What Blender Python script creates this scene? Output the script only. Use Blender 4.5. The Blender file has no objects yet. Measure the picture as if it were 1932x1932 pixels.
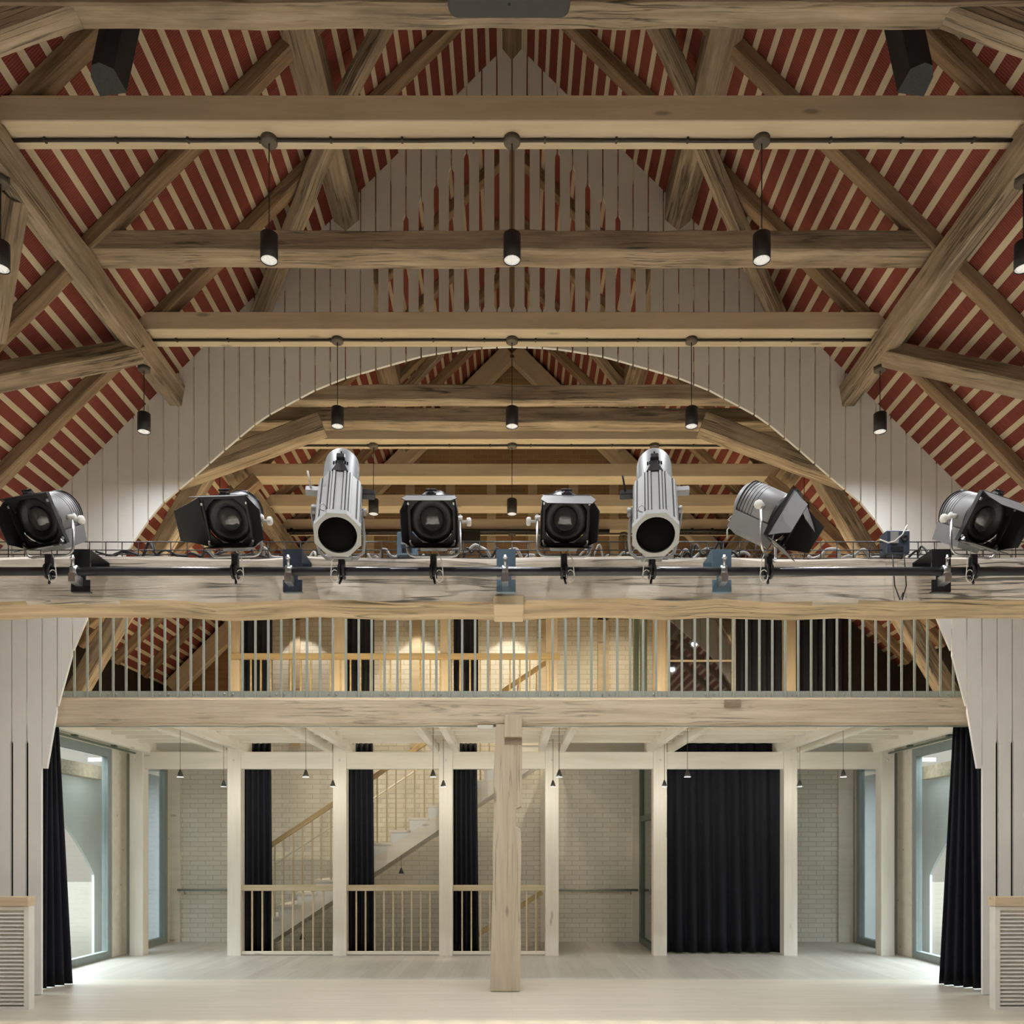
import bpy, math, random
from mathutils import Vector, Matrix
PI = math.pi
random.seed(7)
SC = bpy.context.scene
COL = SC.collection
F, CX, HY, CAMZ = 1600.0, 966.0, 1605.0, 1.6        # focal length in px, vanishing point, camera height

# ---------------------------------------------------------------- camera, world, exposure
cd = bpy.data.cameras.new('camera'); cam = bpy.data.objects.new('camera', cd); COL.objects.link(cam)
cam.location = (0, 0, CAMZ); cam.rotation_euler = (PI / 2, 0, 0)
cd.sensor_fit = 'HORIZONTAL'; cd.sensor_width = 36; cd.lens = F / 1932 * 36
cd.shift_y = (HY - 966) / 1932; cd.clip_start = .05; cd.clip_end = 300
SC.camera = cam
SC.view_settings.view_transform = 'Standard'; SC.view_settings.look = 'None'
SC.view_settings.gamma = 1; SC.view_settings.use_curve_mapping = False
SC.view_settings.exposure = -0.30
SC.cycles.max_bounces = 10; SC.cycles.diffuse_bounces = 7; SC.cycles.glossy_bounces = 4
SC.cycles.transmission_bounces = 6; SC.cycles.transparent_max_bounces = 12
SC.cycles.sample_clamp_indirect = 6; SC.cycles.use_denoising = True
SC.cycles.caustics_reflective = False; SC.cycles.caustics_refractive = False

W = bpy.data.worlds.new('world'); SC.world = W; W.use_nodes = True
nt = W.node_tree; nt.nodes.clear()
o = nt.nodes.new('ShaderNodeOutputWorld'); b = nt.nodes.new('ShaderNodeBackground')
tc = nt.nodes.new('ShaderNodeTexCoord'); sx = nt.nodes.new('ShaderNodeSeparateXYZ')
rp = nt.nodes.new('ShaderNodeValToRGB')
rp.color_ramp.elements[0].position = .0; rp.color_ramp.elements[0].color = (.80, .75, .66, 1)
rp.color_ramp.elements[1].position = .75; rp.color_ramp.elements[1].color = (17.0, 18.6, 20.0, 1)
e = rp.color_ramp.elements.new(.12); e.color = (.82, .78, .70, 1)
nt.links.new(tc.outputs['Generated'], sx.inputs[0]); nt.links.new(sx.outputs['Z'], rp.inputs[0])
nt.links.new(rp.outputs[0], b.inputs[0]); b.inputs[1].default_value = 1.0
nt.links.new(b.outputs[0], o.inputs[0])

def spot(name, loc, energy, size=110, blend=.6, col=(.97, .985, 1), rad=.05, parent=None):
    l = bpy.data.lights.new(name, 'SPOT'); l.energy = energy; l.spot_size = math.radians(size)
    l.spot_blend = blend; l.color = col; l.shadow_soft_size = rad
    ob = bpy.data.objects.new(name, l); COL.objects.link(ob); ob.location = loc
    if parent: ob.parent = parent
    return ob
PEND_W = 210
CONE_W = 12.5
BOUNCE_W = 2100  # narrow beams added to brighten the floor so it throws light upward
PX = (-3.745, -1.77, 0.0, 1.82, 3.745)
# pendant rows go on behind the camera; bare spots, narrow beams added for floor bounce
for yy in (3.9, 1.5, -.9, -3.3):
    for xx in PX:
        if yy > 3:
            spot('hall_spot', (xx, yy, 5.9), PEND_W * 1.0, 150, 1.); spot('hall_spot', (xx, yy, 5.9), BOUNCE_W, 29, .7)
        elif yy > 1: spot('hall_spot', (xx, yy, 5.9), BOUNCE_W, 46, .6)
        else: spot('hall_spot', (xx, yy, 5.9), BOUNCE_W * .35, 50, .6)

# ---------------------------------------------------------------- helpers
def P(px, py, Y): return Vector(((px - CX) * Y / F, Y, CAMZ + (HY - py) * Y / F))
def XX(px, Y): return (px - CX) * Y / F
def ZZ(py, Y): return CAMZ + (HY - py) * Y / F

class MB:
    def __init__(s): s.v = []; s.f = []; s.m = []; s.sm = []; s.M = Matrix()
    def add(s, vs, fs, mi=0, smooth=False):
        n = len(s.v); s.v += [s.M @ Vector(v) for v in vs]
        for f in fs: s.f.append([n + i for i in f]); s.m.append(mi); s.sm.append(smooth)
        return s
    def box(s, x0, x1, y0, y1, z0, z1, mi=0):
        return s.add([(x0,y0,z0),(x1,y0,z0),(x1,y1,z0),(x0,y1,z0),(x0,y0,z1),(x1,y0,z1),(x1,y1,z1),(x0,y1,z1)],
                     [(0,3,2,1),(4,5,6,7),(0,1,5,4),(1,2,6,5),(2,3,7,6),(3,0,4,7)], mi)
    def rbox(s, x0, x1, y0, y1, z0, z1, c=.01, mi=0):     # box with chamfered edges
        a = [(x0,x1),(y0,y1),(z0,z1)]
        vs = []; idx = {}
        for i in (0,1):
            for j in (0,1):
                for k in (0,1):
                    for ax in range(3):
                        p = [a[0][i], a[1][j], a[2][k]]
                        for q, b_ in enumerate((i,j,k)):
                            if q != ax: p[q] += c if b_ == 0 else -c
                        idx[(i,j,k,ax)] = len(vs); vs.append(tuple(p))
        fs = []
        for ax in range(3):
            u, w = [q for q in range(3) if q != ax]
            # big faces: face normal ax uses vertices pulled in on u and w
            for d in (0,1):
                ring = []
                for (bu,bw) in ((0,0),(1,0),(1,1),(0,1)):
                    key = [0,0,0]; key[ax] = d; key[u] = bu; key[w] = bw
                    ring.append(idx[tuple(key)+(ax,)])
                fs.append(ring)
            # edges along ax
            for bu in (0,1):
                for bw in (0,1):
                    k0 = [0,0,0]; k0[u] = bu; k0[w] = bw; k1 = list(k0); k1[ax] = 1
                    fs.append([idx[tuple(k0)+(u,)], idx[tuple(k1)+(u,)], idx[tuple(k1)+(w,)], idx[tuple(k0)+(w,)]])
        for i in (0,1):
            for j in (0,1):
                for k in (0,1): fs.append([idx[(i,j,k,0)], idx[(i,j,k,1)], idx[(i,j,k,2)]])
        return s.add(vs, fs, mi)
    def prism(s, pts, axis, a0, a1, mi=0):                 # polygon (u,v) extruded along axis
        def mk(u, v, a): return {'x': (a,u,v), 'y': (u,a,v), 'z': (u,v,a)}[axis]
        n = len(pts); vs = [mk(u,v,a0) for u,v in pts] + [mk(u,v,a1) for u,v in pts]
        fs = [list(range(n)), list(range(2*n-1, n-1, -1))]
        fs += [[i, n+i, n+(i+1)%n, (i+1)%n] for i in range(n)]
        return s.add(vs, fs, mi)
    def tube(s, pts, r, n=8, mi=0, caps=True):
        pts = [Vector(p) for p in pts]; vs = []; fs = []
        t0 = (pts[1]-pts[0]).normalized(); ref = Vector((0,0,1)) if abs(t0.z) < .9 else Vector((1,0,0))
        u = t0.cross(ref).normalized()
        for i, p in enumerate(pts):
            t = (pts[min(i+1,len(pts)-1)] - pts[max(i-1,0)]).normalized()
            u = (u - t*u.dot(t)).normalized(); w = t.cross(u)
            for k in range(n):
                a = 2*PI*k/n; vs.append(p + (u*math.cos(a) + w*math.sin(a))*r)
        for i in range(len(pts)-1):
            for k in range(n): fs.append([i*n+k, i*n+(k+1)%n, (i+1)*n+(k+1)%n, (i+1)*n+k])
        if caps:
            fs.append(list(range(n-1,-1,-1))); fs.append([(len(pts)-1)*n+k for k in range(n)])
        return s.add(vs, fs, mi, True)
    def lathe(s, prof, origin, axis, n=24, mi=0, smooth=True, rot=0.):   # prof: (radius, distance along axis)
        ax = Vector(axis).normalized(); ref = Vector((0,0,1)) if abs(ax.z) < .9 else Vector((0,1,0))
        u = ax.cross(ref).normalized(); w = ax.cross(u); o_ = Vector(origin); vs = []; fs = []
        for r, d in prof:
            for k in range(n):
                a = 2*PI*k/n + rot; vs.append(o_ + ax*d + (u*math.cos(a) + w*math.sin(a))*r)
        for i in range(len(prof)-1):
            for k in range(n): fs.append([i*n+k, i*n+(k+1)%n, (i+1)*n+(k+1)%n, (i+1)*n+k])
        if prof[0][0] > 1e-5: fs.append(list(range(n-1,-1,-1)))
        if prof[-1][0] > 1e-5: fs.append([(len(prof)-1)*n+k for k in range(n)])
        return s.add(vs, fs, mi, smooth)
    def build(s, name, mats, parent=None, bevel=0):
        me = bpy.data.meshes.new(name)
        q = parent
        while q is not None and q.type == 'MESH' and q.parent is not None: q = q.parent
        off = q.matrix_world.inverted() if q is not None and q.type == 'EMPTY' else Matrix()
        me.from_pydata([tuple(off @ v) for v in s.v], [], s.f); me.validate()
        for m in (mats if isinstance(mats, (list, tuple)) else [mats]): me.materials.append(m)
        if len(me.polygons) == len(s.m):
            for p, mi, sm in zip(me.polygons, s.m, s.sm): p.material_index = mi; p.use_smooth = sm
        import bmesh
        bm = bmesh.new(); bm.from_mesh(me); bmesh.ops.recalc_face_normals(bm, faces=bm.faces); bm.to_mesh(me); bm.free()
        ob = bpy.data.objects.new(name, me); COL.objects.link(ob)
        if parent: ob.parent = parent
        if bevel:
            md = ob.modifiers.new('bevel', 'BEVEL'); md.width = bevel; md.segments = 2; md.limit_method = 'ANGLE'
        return ob
def tag(ob, label, cat, group=None):
    ob['label'] = label; ob['category'] = cat
    if group: ob['group'] = group
    return ob
def thing(name, label, cat, loc=(0,0,0), group=None):
    ob = bpy.data.objects.new(name, None); COL.objects.link(ob); ob.location = loc; ob.empty_display_size = .1
    ob.matrix_world = Matrix.Translation(loc)
    return tag(ob, label, cat, group)
def struct(ob): ob['kind'] = 'structure'; return ob
def dup(root, loc, label):
    r = root.copy(); COL.objects.link(r); r.location = loc; r['label'] = label
    for ch in list(root.children):
        c = ch.copy(); COL.objects.link(c); c.parent = r
        for g in list(ch.children):
            d = g.copy(); COL.objects.link(d); d.parent = c
    return r

# ---------------------------------------------------------------- materials
def newmat(name):
    m = bpy.data.materials.new(name); m.use_nodes = True
    return m, m.node_tree, m.node_tree.nodes['Principled BSDF']
def setp(p, col=None, rough=.6, metal=0., spec=.3):
    if col: p.inputs['Base Color'].default_value = (*col, 1)
    p.inputs['Roughness'].default_value = rough; p.inputs['Metallic'].default_value = metal
    p.inputs['Specular IOR Level'].default_value = spec
def ramp(t, stops):
    r = t.nodes.new('ShaderNodeValToRGB'); el = r.color_ramp.elements
    el[0].position, el[0].color = stops[0][0], (*stops[0][1], 1)
    el[1].position, el[1].color = stops[-1][0], (*stops[-1][1], 1)
    for p_, c in stops[1:-1]:
        e_ = el.new(p_); e_.color = (*c, 1)
    return r
def plain(name, col, rough=.6, metal=0., spec=.3, var=.12, scale=9):
    m, t, p = newmat(name); setp(p, col, rough, metal, spec)
    n = t.nodes.new('ShaderNodeTexNoise'); n.inputs['Scale'].default_value = scale; n.inputs['Detail'].default_value = 4
    c = t.nodes.new('ShaderNodeTexCoord'); t.links.new(c.outputs['Object'], n.inputs['Vector'])
    r = ramp(t, [(.3, tuple(x*(1-var) for x in col)), (.7, tuple(min(1, x*(1+var)) for x in col))])
    t.links.new(n.outputs['Fac'], r.inputs[0]); t.links.new(r.outputs[0], p.inputs['Base Color'])
    return m
def wood(name, dark, mid, light, crack=.0, bump=.25, knots=.0, rough=.7, axis=0, grain=13., patch=0.):
    m, t, p = newmat(name); setp(p, mid, rough, 0, .2); N = t.nodes.new; L = t.links.new
    c = N('ShaderNodeTexCoord'); oi = N('ShaderNodeObjectInfo'); va = N('ShaderNodeVectorMath'); va.operation = 'ADD'
    mu = N('ShaderNodeMath'); mu.operation = 'MULTIPLY'; mu.inputs[1].default_value = 37.
    L(oi.outputs['Random'], mu.inputs[0]); L(c.outputs['Object'], va.inputs[0]); L(mu.outputs[0], va.inputs[1])
    def mp(along, across):
        q = N('ShaderNodeMapping'); sc = [across]*3; sc[axis] = along; q.inputs['Scale'].default_value = sc
        L(va.outputs[0], q.inputs[0]); return q
    n1 = N('ShaderNodeTexNoise'); n1.inputs['Scale'].default_value = 1; n1.inputs['Detail'].default_value = 7; n1.inputs['Roughness'].default_value = .62
    L(mp(.9, grain).outputs[0], n1.inputs['Vector'])
    r1 = ramp(t, [(.28, dark), (.5, mid), (.72, light)]); L(n1.outputs['Fac'], r1.inputs[0]); col = r1.outputs[0]
    h = n1.outputs['Fac']
    if crack > 0:
        n2 = N('ShaderNodeTexNoise'); n2.inputs['Scale'].default_value = 1; n2.inputs['Detail'].default_value = 3; n2.inputs['Distortion'].default_value = .5
        L(mp(.55, grain*1.3).outputs[0], n2.inputs['Vector'])
        r2 = ramp(t, [(.47, (1,1,1)), (.492, (1-crack,)*3), (.508, (1-crack,)*3), (.53, (1,1,1))]); L(n2.outputs['Fac'], r2.inputs[0])
        n3 = N('ShaderNodeTexNoise'); n3.inputs['Scale'].default_value = 1.7; n3.inputs['Detail'].default_value = 3
        L(va.outputs[0], n3.inputs['Vector'])
        r3 = ramp(t, [(.44, (1,1,1)), (.6, (0,0,0))]); L(n3.outputs['Fac'], r3.inputs[0])
        mxx = N('ShaderNodeMix'); mxx.data_type = 'RGBA'; L(r3.outputs[0], mxx.inputs[0]); L(r2.outputs[0], mxx.inputs[6]); mxx.inputs[7].default_value = (1,1,1,1)
        mm = N('ShaderNodeMix'); mm.data_type = 'RGBA'; mm.blend_type = 'MULTIPLY'; mm.inputs[0].default_value = 1
        L(col, mm.inputs[6]); L(mxx.outputs[2], mm.inputs[7]); col = mm.outputs[2]
        ad = N('ShaderNodeMath'); ad.operation = 'MULTIPLY'; L(n1.outputs['Fac'], ad.inputs[0]); L(mxx.outputs[2], ad.inputs[1]); h = ad.outputs[0]
    if knots > 0:
        vo = N('ShaderNodeTexVoronoi'); vo.inputs['Scale'].default_value = 1
        L(mp(1.3, 4.5).outputs[0], vo.inputs['Vector'])
        r4 = ramp(t, [(.05, (1-knots,)*3), (.11, (1,1,1))]); L(vo.outputs['Distance'], r4.inputs[0])
        mk = N('ShaderNodeMix'); mk.data_type = 'RGBA'; mk.blend_type = 'MULTIPLY'; mk.inputs[0].default_value = 1
        L(col, mk.inputs[6]); L(r4.outputs[0], mk.inputs[7]); col = mk.outputs[2]
    if patch > 0:
        n5 = N('ShaderNodeTexNoise'); n5.inputs['Scale'].default_value = 1; n5.inputs['Detail'].default_value = 5; n5.inputs['Roughness'].default_value = .6
        L(mp(1.6, 5.).outputs[0], n5.inputs['Vector'])
        r5 = ramp(t, [(.36, (1-patch,)*3), (.5, (1,1,1)), (.64, (1+patch*.6,)*3)]); L(n5.outputs['Fac'], r5.inputs[0])
        m5 = N('ShaderNodeMix'); m5.data_type = 'RGBA'; m5.blend_type = 'MULTIPLY'; m5.inputs[0].default_value = 1
        L(col, m5.inputs[6]); L(r5.outputs[0], m5.inputs[7]); col = m5.outputs[2]
    L(col, p.inputs['Base Color'])
    bp = N('ShaderNodeBump'); bp.inputs['Strength'].default_value = bump; bp.inputs['Distance'].default_value = .02
    L(h, bp.inputs['Height']); L(bp.outputs[0], p.inputs['Normal'])
    return m
M = {}
M['old'] = wood('old_timber', (.16,.115,.075), (.30,.235,.165), (.43,.35,.26), crack=.65, bump=.6, knots=.4, patch=.25)
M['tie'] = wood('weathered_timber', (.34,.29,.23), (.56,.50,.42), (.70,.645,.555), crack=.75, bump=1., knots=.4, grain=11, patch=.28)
M['tieu'] = wood('brown_tie_timber', (.27,.195,.115), (.40,.305,.19), (.52,.41,.27), crack=.6, bump=.6, knots=.3, grain=10, patch=.2)
M['repair'] = wood('repair_timber', (.42,.33,.21), (.50,.40,.265), (.57,.465,.32), bump=.2, knots=.2, grain=9)
M['brown'] = wood('brown_timber', (.13,.085,.05), (.24,.165,.10), (.34,.25,.155), crack=.4, bump=.4)
M['new'] = wood('new_spruce', (.50,.40,.27), (.59,.49,.345), (.66,.56,.41), bump=.12, knots=.45, grain=9)
M['pale'] = wood('pale_spruce', (.72,.675,.58), (.78,.735,.645), (.83,.79,.705), bump=.1, knots=.35, grain=9)
M['palerailx'] = wood('pale_oak_handrail', (.46,.38,.25), (.54,.455,.31), (.61,.53,.39), bump=.05)
M['beam'] = wood('limed_old_timber', (.42,.345,.25), (.55,.465,.35), (.66,.58,.46), crack=.4, bump=.6, knots=.3)
M['rail'] = wood('oak_rail', (.36,.26,.13), (.45,.34,.18), (.53,.41,.24), bump=.1)
M['board'] = plain('painted_board', (.80,.805,.78), .75, 0, .15, .03, 2.5)
M['cream'] = wood('cream_lath', (.47,.40,.27), (.54,.465,.33), (.60,.53,.39), bump=.08, axis=1, grain=8)
M['black'] = plain('black_paint', (.012,.012,.014), .45, 0, .4, .2)
M['blackm'] = plain('black_metal', (.03,.032,.036), .28, .4, .5, .2)
M['grey'] = plain('grey_metal', (.27,.275,.28), .5, .35, .5, .06, 4)
M['silver'] = plain('silver_paint', (.31,.315,.308), .5, .3, .5, .05, 4)
M['white'] = plain('white_plastic', (.75,.74,.70), .5, 0, .3, .04)
M['steel'] = plain('zinc_steel', (.55,.56,.57), .3, .9, .5, .08)
M['bluep'] = plain('blue_plate', (.14,.22,.30), .35, .3, .5, .08, 3)
M['navyp'] = plain('dark_blue_plate', (.05,.065,.10), .4, .3, .5, .08, 3)
M['guard'] = plain('sage_steel', (.33,.36,.32), .5, .2, .4, .05)
M['frame'] = plain('grey_green_frame', (.30,.35,.34), .5, 0, .3, .05)
M['dframe'] = plain('dark_green_frame', (.13,.16,.13), .5, 0, .3, .05)
M['curtain'] = plain('navy_curtain', (.010,.0112,.017), .7, 0, .25, .2, 30)
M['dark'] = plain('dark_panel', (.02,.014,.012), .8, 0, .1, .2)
M['rubber'] = plain('cable_rubber', (.02,.02,.022), .55, 0, .3, .2)
M['gcable'] = plain('grey_cable', (.38,.38,.37), .5, 0, .3, .1)
M['plaster'] = plain('outer_plaster', (.66,.70,.71), .9, 0, .1, .05, 1.5)
M['plaster_shade'] = plain('outer_plaster_shaded', (.19,.205,.21), .9, 0, .1, .05, 1.5)  # darker copy of the plaster, shade on the far stretch put into colour
M['ground'] = plain('outer_gravel', (.085,.076,.058), .95, 0, .1, .1, 6)
M['brown_panel'] = wood('brown_boards', (.20,.11,.05), (.27,.155,.075), (.33,.2,.1), bump=.1)
m, t, p = newmat('speaker_base_lit'); setp(p, (.035,.04,.045), .6, 0, .3); M['base_lit'] = m  # grey mesh for the cabinet bottom, lightened to show light from below
n = t.nodes.new('ShaderNodeTexVoronoi'); n.inputs['Scale'].default_value = 160
c = t.nodes.new('ShaderNodeTexCoord'); t.links.new(c.outputs['Object'], n.inputs['Vector'])
r = ramp(t, [(.2, (.016,.018,.020)), (.6, (.03,.034,.037))]); t.links.new(n.outputs['Distance'], r.inputs[0]); t.links.new(r.outputs[0], p.inputs['Base Color'])
m, t, p = newmat('lamp_diffuser'); setp(p, (.9,.88,.82), .5); M['glow'] = m
p.inputs['Emission Color'].default_value = (1, .95, .85, 1); p.inputs['Emission Strength'].default_value = .62
m, t, p = newmat('lens_glass'); setp(p, (.05,.05,.052), .08, 0, .8); p.inputs['Coat Weight'].default_value = .6; M['lens'] = m
m, t, p = newmat('black_void'); setp(p, (.004,.004,.004), .9, 0, .05); M['void'] = m
m, t, p = newmat('window_glass'); M['glass'] = m
t.nodes.clear(); oo = t.nodes.new('ShaderNodeOutputMaterial'); mx = t.nodes.new('ShaderNodeMixShader')
tr = t.nodes.new('ShaderNodeBsdfTransparent'); tr.inputs[0].default_value = (.93,.96,.955,1)
gl = t.nodes.new('ShaderNodeBsdfGlossy'); gl.inputs['Roughness'].default_value = .02
lw = t.nodes.new('ShaderNodeLayerWeight'); pw = t.nodes.new('ShaderNodeMath'); pw.operation = 'POWER'; pw.inputs[1].default_value = 4.5
ma = t.nodes.new('ShaderNodeMath'); ma.operation = 'MULTIPLY_ADD'; ma.inputs[1].default_value = .9; ma.inputs[2].default_value = .05
t.links.new(lw.outputs['Facing'], pw.inputs[0]); t.links.new(pw.outputs[0], ma.inputs[0]); t.links.new(ma.outputs[0], mx.inputs[0]); t.links.new(tr.outputs[0], mx.inputs[1]); t.links.new(gl.outputs[0], mx.inputs[2]); t.links.new(mx.outputs[0], oo.inputs[0])
m, t, p = newmat('dark_glass'); setp(p, (.01,.01,.01), .03, 0, 1.0); p.inputs['IOR'].default_value = 2.2; M['dglass'] = m

def redmat():
    m, t, p = newmat('red_ribbed_panel'); setp(p, (.25,.06,.04), .75, 0, .15); N = t.nodes.new; L = t.links.new
    c = N('ShaderNodeTexCoord'); w = N('ShaderNodeTexWave'); w.wave_type = 'BANDS'; w.bands_direction = 'Y'
    w.inputs['Scale'].default_value = 15.7; w.inputs['Distortion'].default_value = .12; w.inputs['Detail'].default_value = 1
    L(c.outputs['Object'], w.inputs['Vector'])
    r = ramp(t, [(0., (.12,.027,.021)), (.35, (.175,.043,.031)), (1., (.21,.053,.039))]); L(w.outputs['Fac'], r.inputs[0])
    L(r.outputs[0], p.inputs['Base Color'])
    bp = N('ShaderNodeBump'); bp.inputs['Strength'].default_value = .35; bp.inputs['Distance'].default_value = .006
    L(w.outputs['Fac'], bp.inputs['Height']); L(bp.outputs[0], p.inputs['Normal']); return m
M['red'] = redmat()
def brickmat(name, c1, c2, mort):
    m, t, p = newmat(name); setp(p, c1, .9, 0, .1); N = t.nodes.new; L = t.links.new
    c = N('ShaderNodeTexCoord'); s_ = N('ShaderNodeSeparateXYZ'); cb = N('ShaderNodeCombineXYZ')
    ad = N('ShaderNodeMath'); ad.operation = 'ADD'
    L(c.outputs['Object'], s_.inputs[0]); L(s_.outputs['X'], ad.inputs[0]); L(s_.outputs['Y'], ad.inputs[1])
    L(ad.outputs[0], cb.inputs['X']); L(s_.outputs['Z'], cb.inputs['Y'])
    nz = N('ShaderNodeTexNoise'); nz.inputs['Scale'].default_value = 5; L(c.outputs['Object'], nz.inputs['Vector'])
    mxv = N('ShaderNodeMix'); mxv.data_type = 'VECTOR'; mxv.inputs[0].default_value = .012
    L(cb.outputs[0], mxv.inputs[4]); L(nz.outputs['Color'], mxv.inputs[5])
    bk = N('ShaderNodeTexBrick'); bk.inputs['Scale'].default_value = 1; bk.inputs['Brick Width'].default_value = .265
    bk.inputs['Row Height'].default_value = .083; bk.inputs['Mortar Size'].default_value = .006; bk.inputs['Mortar Smooth'].default_value = .4
    bk.inputs['Color1'].default_value = (*c1, 1); bk.inputs['Color2'].default_value = (*c2, 1); bk.inputs['Mortar'].default_value = (*mort, 1)
    L(mxv.outputs[1], bk.inputs['Vector']); L(bk.outputs['Color'], p.inputs['Base Color'])
    iv = N('ShaderNodeMath'); iv.operation = 'SUBTRACT'; iv.inputs[0].default_value = 1; L(bk.outputs['Fac'], iv.inputs[1])
    bp = N('ShaderNodeBump'); bp.inputs['Strength'].default_value = .45; bp.inputs['Distance'].default_value = .012
    L(iv.outputs[0], bp.inputs['Height']); L(bp.outputs[0], p.inputs['Normal']); return m
M['brick'] = brickmat('limewashed_brick', (.76,.73,.65), (.70,.665,.58), (.55,.51,.44))
M['brickd'] = brickmat('brown_brick', (.33,.215,.12), (.26,.165,.09), (.38,.29,.18))
def floormat(name, along, c1, c2):
    m, t, p = newmat(name); setp(p, c1, .42, 0, .35); N = t.nodes.new; L = t.links.new
    c = N('ShaderNodeTexCoord'); s_ = N('ShaderNodeSeparateXYZ'); cb = N('ShaderNodeCombineXYZ')
    L(c.outputs['Object'], s_.inputs[0])
    L(s_.outputs['X' if along == 'x' else 'Y'], cb.inputs['X']); L(s_.outputs['Y' if along == 'x' else 'X'], cb.inputs['Y'])
    bk = N('ShaderNodeTexBrick'); bk.inputs['Scale'].default_value = 1; bk.inputs['Brick Width'].default_value = 2.3
    bk.inputs['Row Height'].default_value = .16; bk.inputs['Mortar Size'].default_value = .0015; bk.offset = .37
    bk.inputs['Color1'].default_value = (*c1, 1); bk.inputs['Color2'].default_value = (*c2, 1); bk.inputs['Mortar'].default_value = tuple(x*.72 for x in c1) + (1,)
    L(cb.outputs[0], bk.inputs['Vector'])
    q = N('ShaderNodeMapping'); q.inputs['Scale'].default_value = (1.2, 14, 1); L(cb.outputs[0], q.inputs[0])
    nz = N('ShaderNodeTexNoise'); nz.inputs['Scale'].default_value = 1; nz.inputs['Detail'].default_value = 5; L(q.outputs[0], nz.inputs['Vector'])
    r = ramp(t, [(.3, (.9,.9,.9)), (.7, (1,1,1))]); L(nz.outputs['Fac'], r.inputs[0])
    mm = N('ShaderNodeMix'); mm.data_type = 'RGBA'; mm.blend_type = 'MULTIPLY'; mm.inputs[0].default_value = 1
    L(bk.outputs['Color'], mm.inputs[6]); L(r.outputs[0], mm.inputs[7]); L(mm.outputs[2], p.inputs['Base Color']); return m
M['floor'] = floormat('pale_oak_planks', 'x', (.60,.555,.465), (.565,.52,.43))
M['floor2'] = floormat('grey_oak_planks', 'y', (.54,.51,.45), (.47,.44,.385))

# ---------------------------------------------------------------- timber builder (grain runs along local X)
def timber(name, p0, p1, w, h, mat, label=None, cat='beam', group=None, up=(0,0,1), rough=0., ch=.012, parent=None, sec=None):
    p0, p1 = Vector(p0), Vector(p1); d = p1 - p0; Ln = d.length; x = d.normalized()
    z = Vector(up); z = (z - x*z.dot(x)).normalized(); y = z.cross(x)
    if sec is None:
        a, b_ = w/2, h/2; c_ = min(ch, a*.6, b_*.6)
        sec = [(-a+c_,-b_),(a-c_,-b_),(a,-b_+c_),(a,b_-c_),(a-c_,b_),(-a+c_,b_),(-a,b_-c_),(-a,-b_+c_)]
    n = len(sec); ns = max(1, int(Ln/.28)) if rough else 1
    vs = []; fs = []
    for i in range(ns+1):
        ox = random.uniform(-rough, rough)*.6; oz = random.uniform(-rough, rough)
        for (u, v) in sec:
            j = (random.uniform(-rough, rough)*.5, random.uniform(-rough, rough)*.5)
            vs.append((Ln*i/ns, u+ox+j[0], v+oz+j[1]))
    for i in range(ns):
        for k in range(n): fs.append([i*n+k, i*n+(k+1)%n, (i+1)*n+(k+1)%n, (i+1)*n+k])
    fs.append(list(range(n-1,-1,-1))); fs.append([ns*n+k for k in range(n)])
    me = bpy.data.meshes.new(name); me.from_pydata(vs, [], fs); me.materials.append(mat)
    import bmesh
    bm = bmesh.new(); bm.from_mesh(me); bmesh.ops.recalc_face_normals(bm, faces=bm.faces); bm.to_mesh(me); bm.free()
    ob = bpy.data.objects.new(name, me); COL.objects.link(ob)
    R = Matrix((x, y, z)).transposed().to_4x4(); R.translation = p0
    if parent: ob.parent = parent; ob.matrix_local = parent.matrix_world.inverted() @ R
    else: ob.matrix_world = R
    if label: tag(ob, label, cat, group)
    return ob

# ================================================================ SETTING
RZ = 10.58; SL = .995                       # roof lining: Z = RZ - SL*|X|
def roofz(x, drop=0.): return RZ - drop - SL*abs(x)
GY0, GY1 = 9.39, 9.425                      # boarded screen
KX = .1215
def ceiling_side(mb, s, xmax, y0, y1):
    pts = [(0., 0.), (.165 - KX*.38, 0.)]; mats = [0]; x = .165
    pts[1] = (.165 - KX*.38, 0.)
    nx, nz = -.7053, -.709                   # inward normal for the right-hand slope
    prof = [(0., RZ), (.165-KX*.38, roofz(.165-KX*.38))]; mats = [1]
    def pt(xx, d): return (xx + nx*d, roofz(xx) + nz*d)
    k = 0
    while True:
        a = .165 + KX*k; b_ = a + KX*.675; c_ = a + KX
        if c_ > xmax: break
        prof += [pt(a, 0)]; mats.append(0 if k == 0 and False else (1 if k == 0 else 0))
        prof += [pt(b_, 0)]; mats.append(0)
        prof += [pt(b_, .002)]; mats.append(1)
        prof += [pt(c_, .002)]; mats.append(1)
        prof += [pt(c_, 0)]; mats.append(1)
        k += 1
    n = len(prof); vs = [(s*x_, y0, z_) for x_, z_ in prof] + [(s*x_, y1, z_) for x_, z_ in prof]
    base = len(mb.v)
    for v in vs: mb.v.append(Vector(v))
    for i in range(n-1):
        mi = mats[i] if i < len(mats) else 0
        mb.f.append([base+i, base+i+1, base+n+i+1, base+n+i]); mb.m.append(mi); mb.sm.append(False)
mb = MB()
for s in (-1, 1):
    ceiling_side(mb, s, 7.75, -6.2, GY1); ceiling_side(mb, s, 6.2, GY1, 15.0)
ceil_ob = struct(mb.build('ceiling', [M['red'], M['cream']]))
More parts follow.
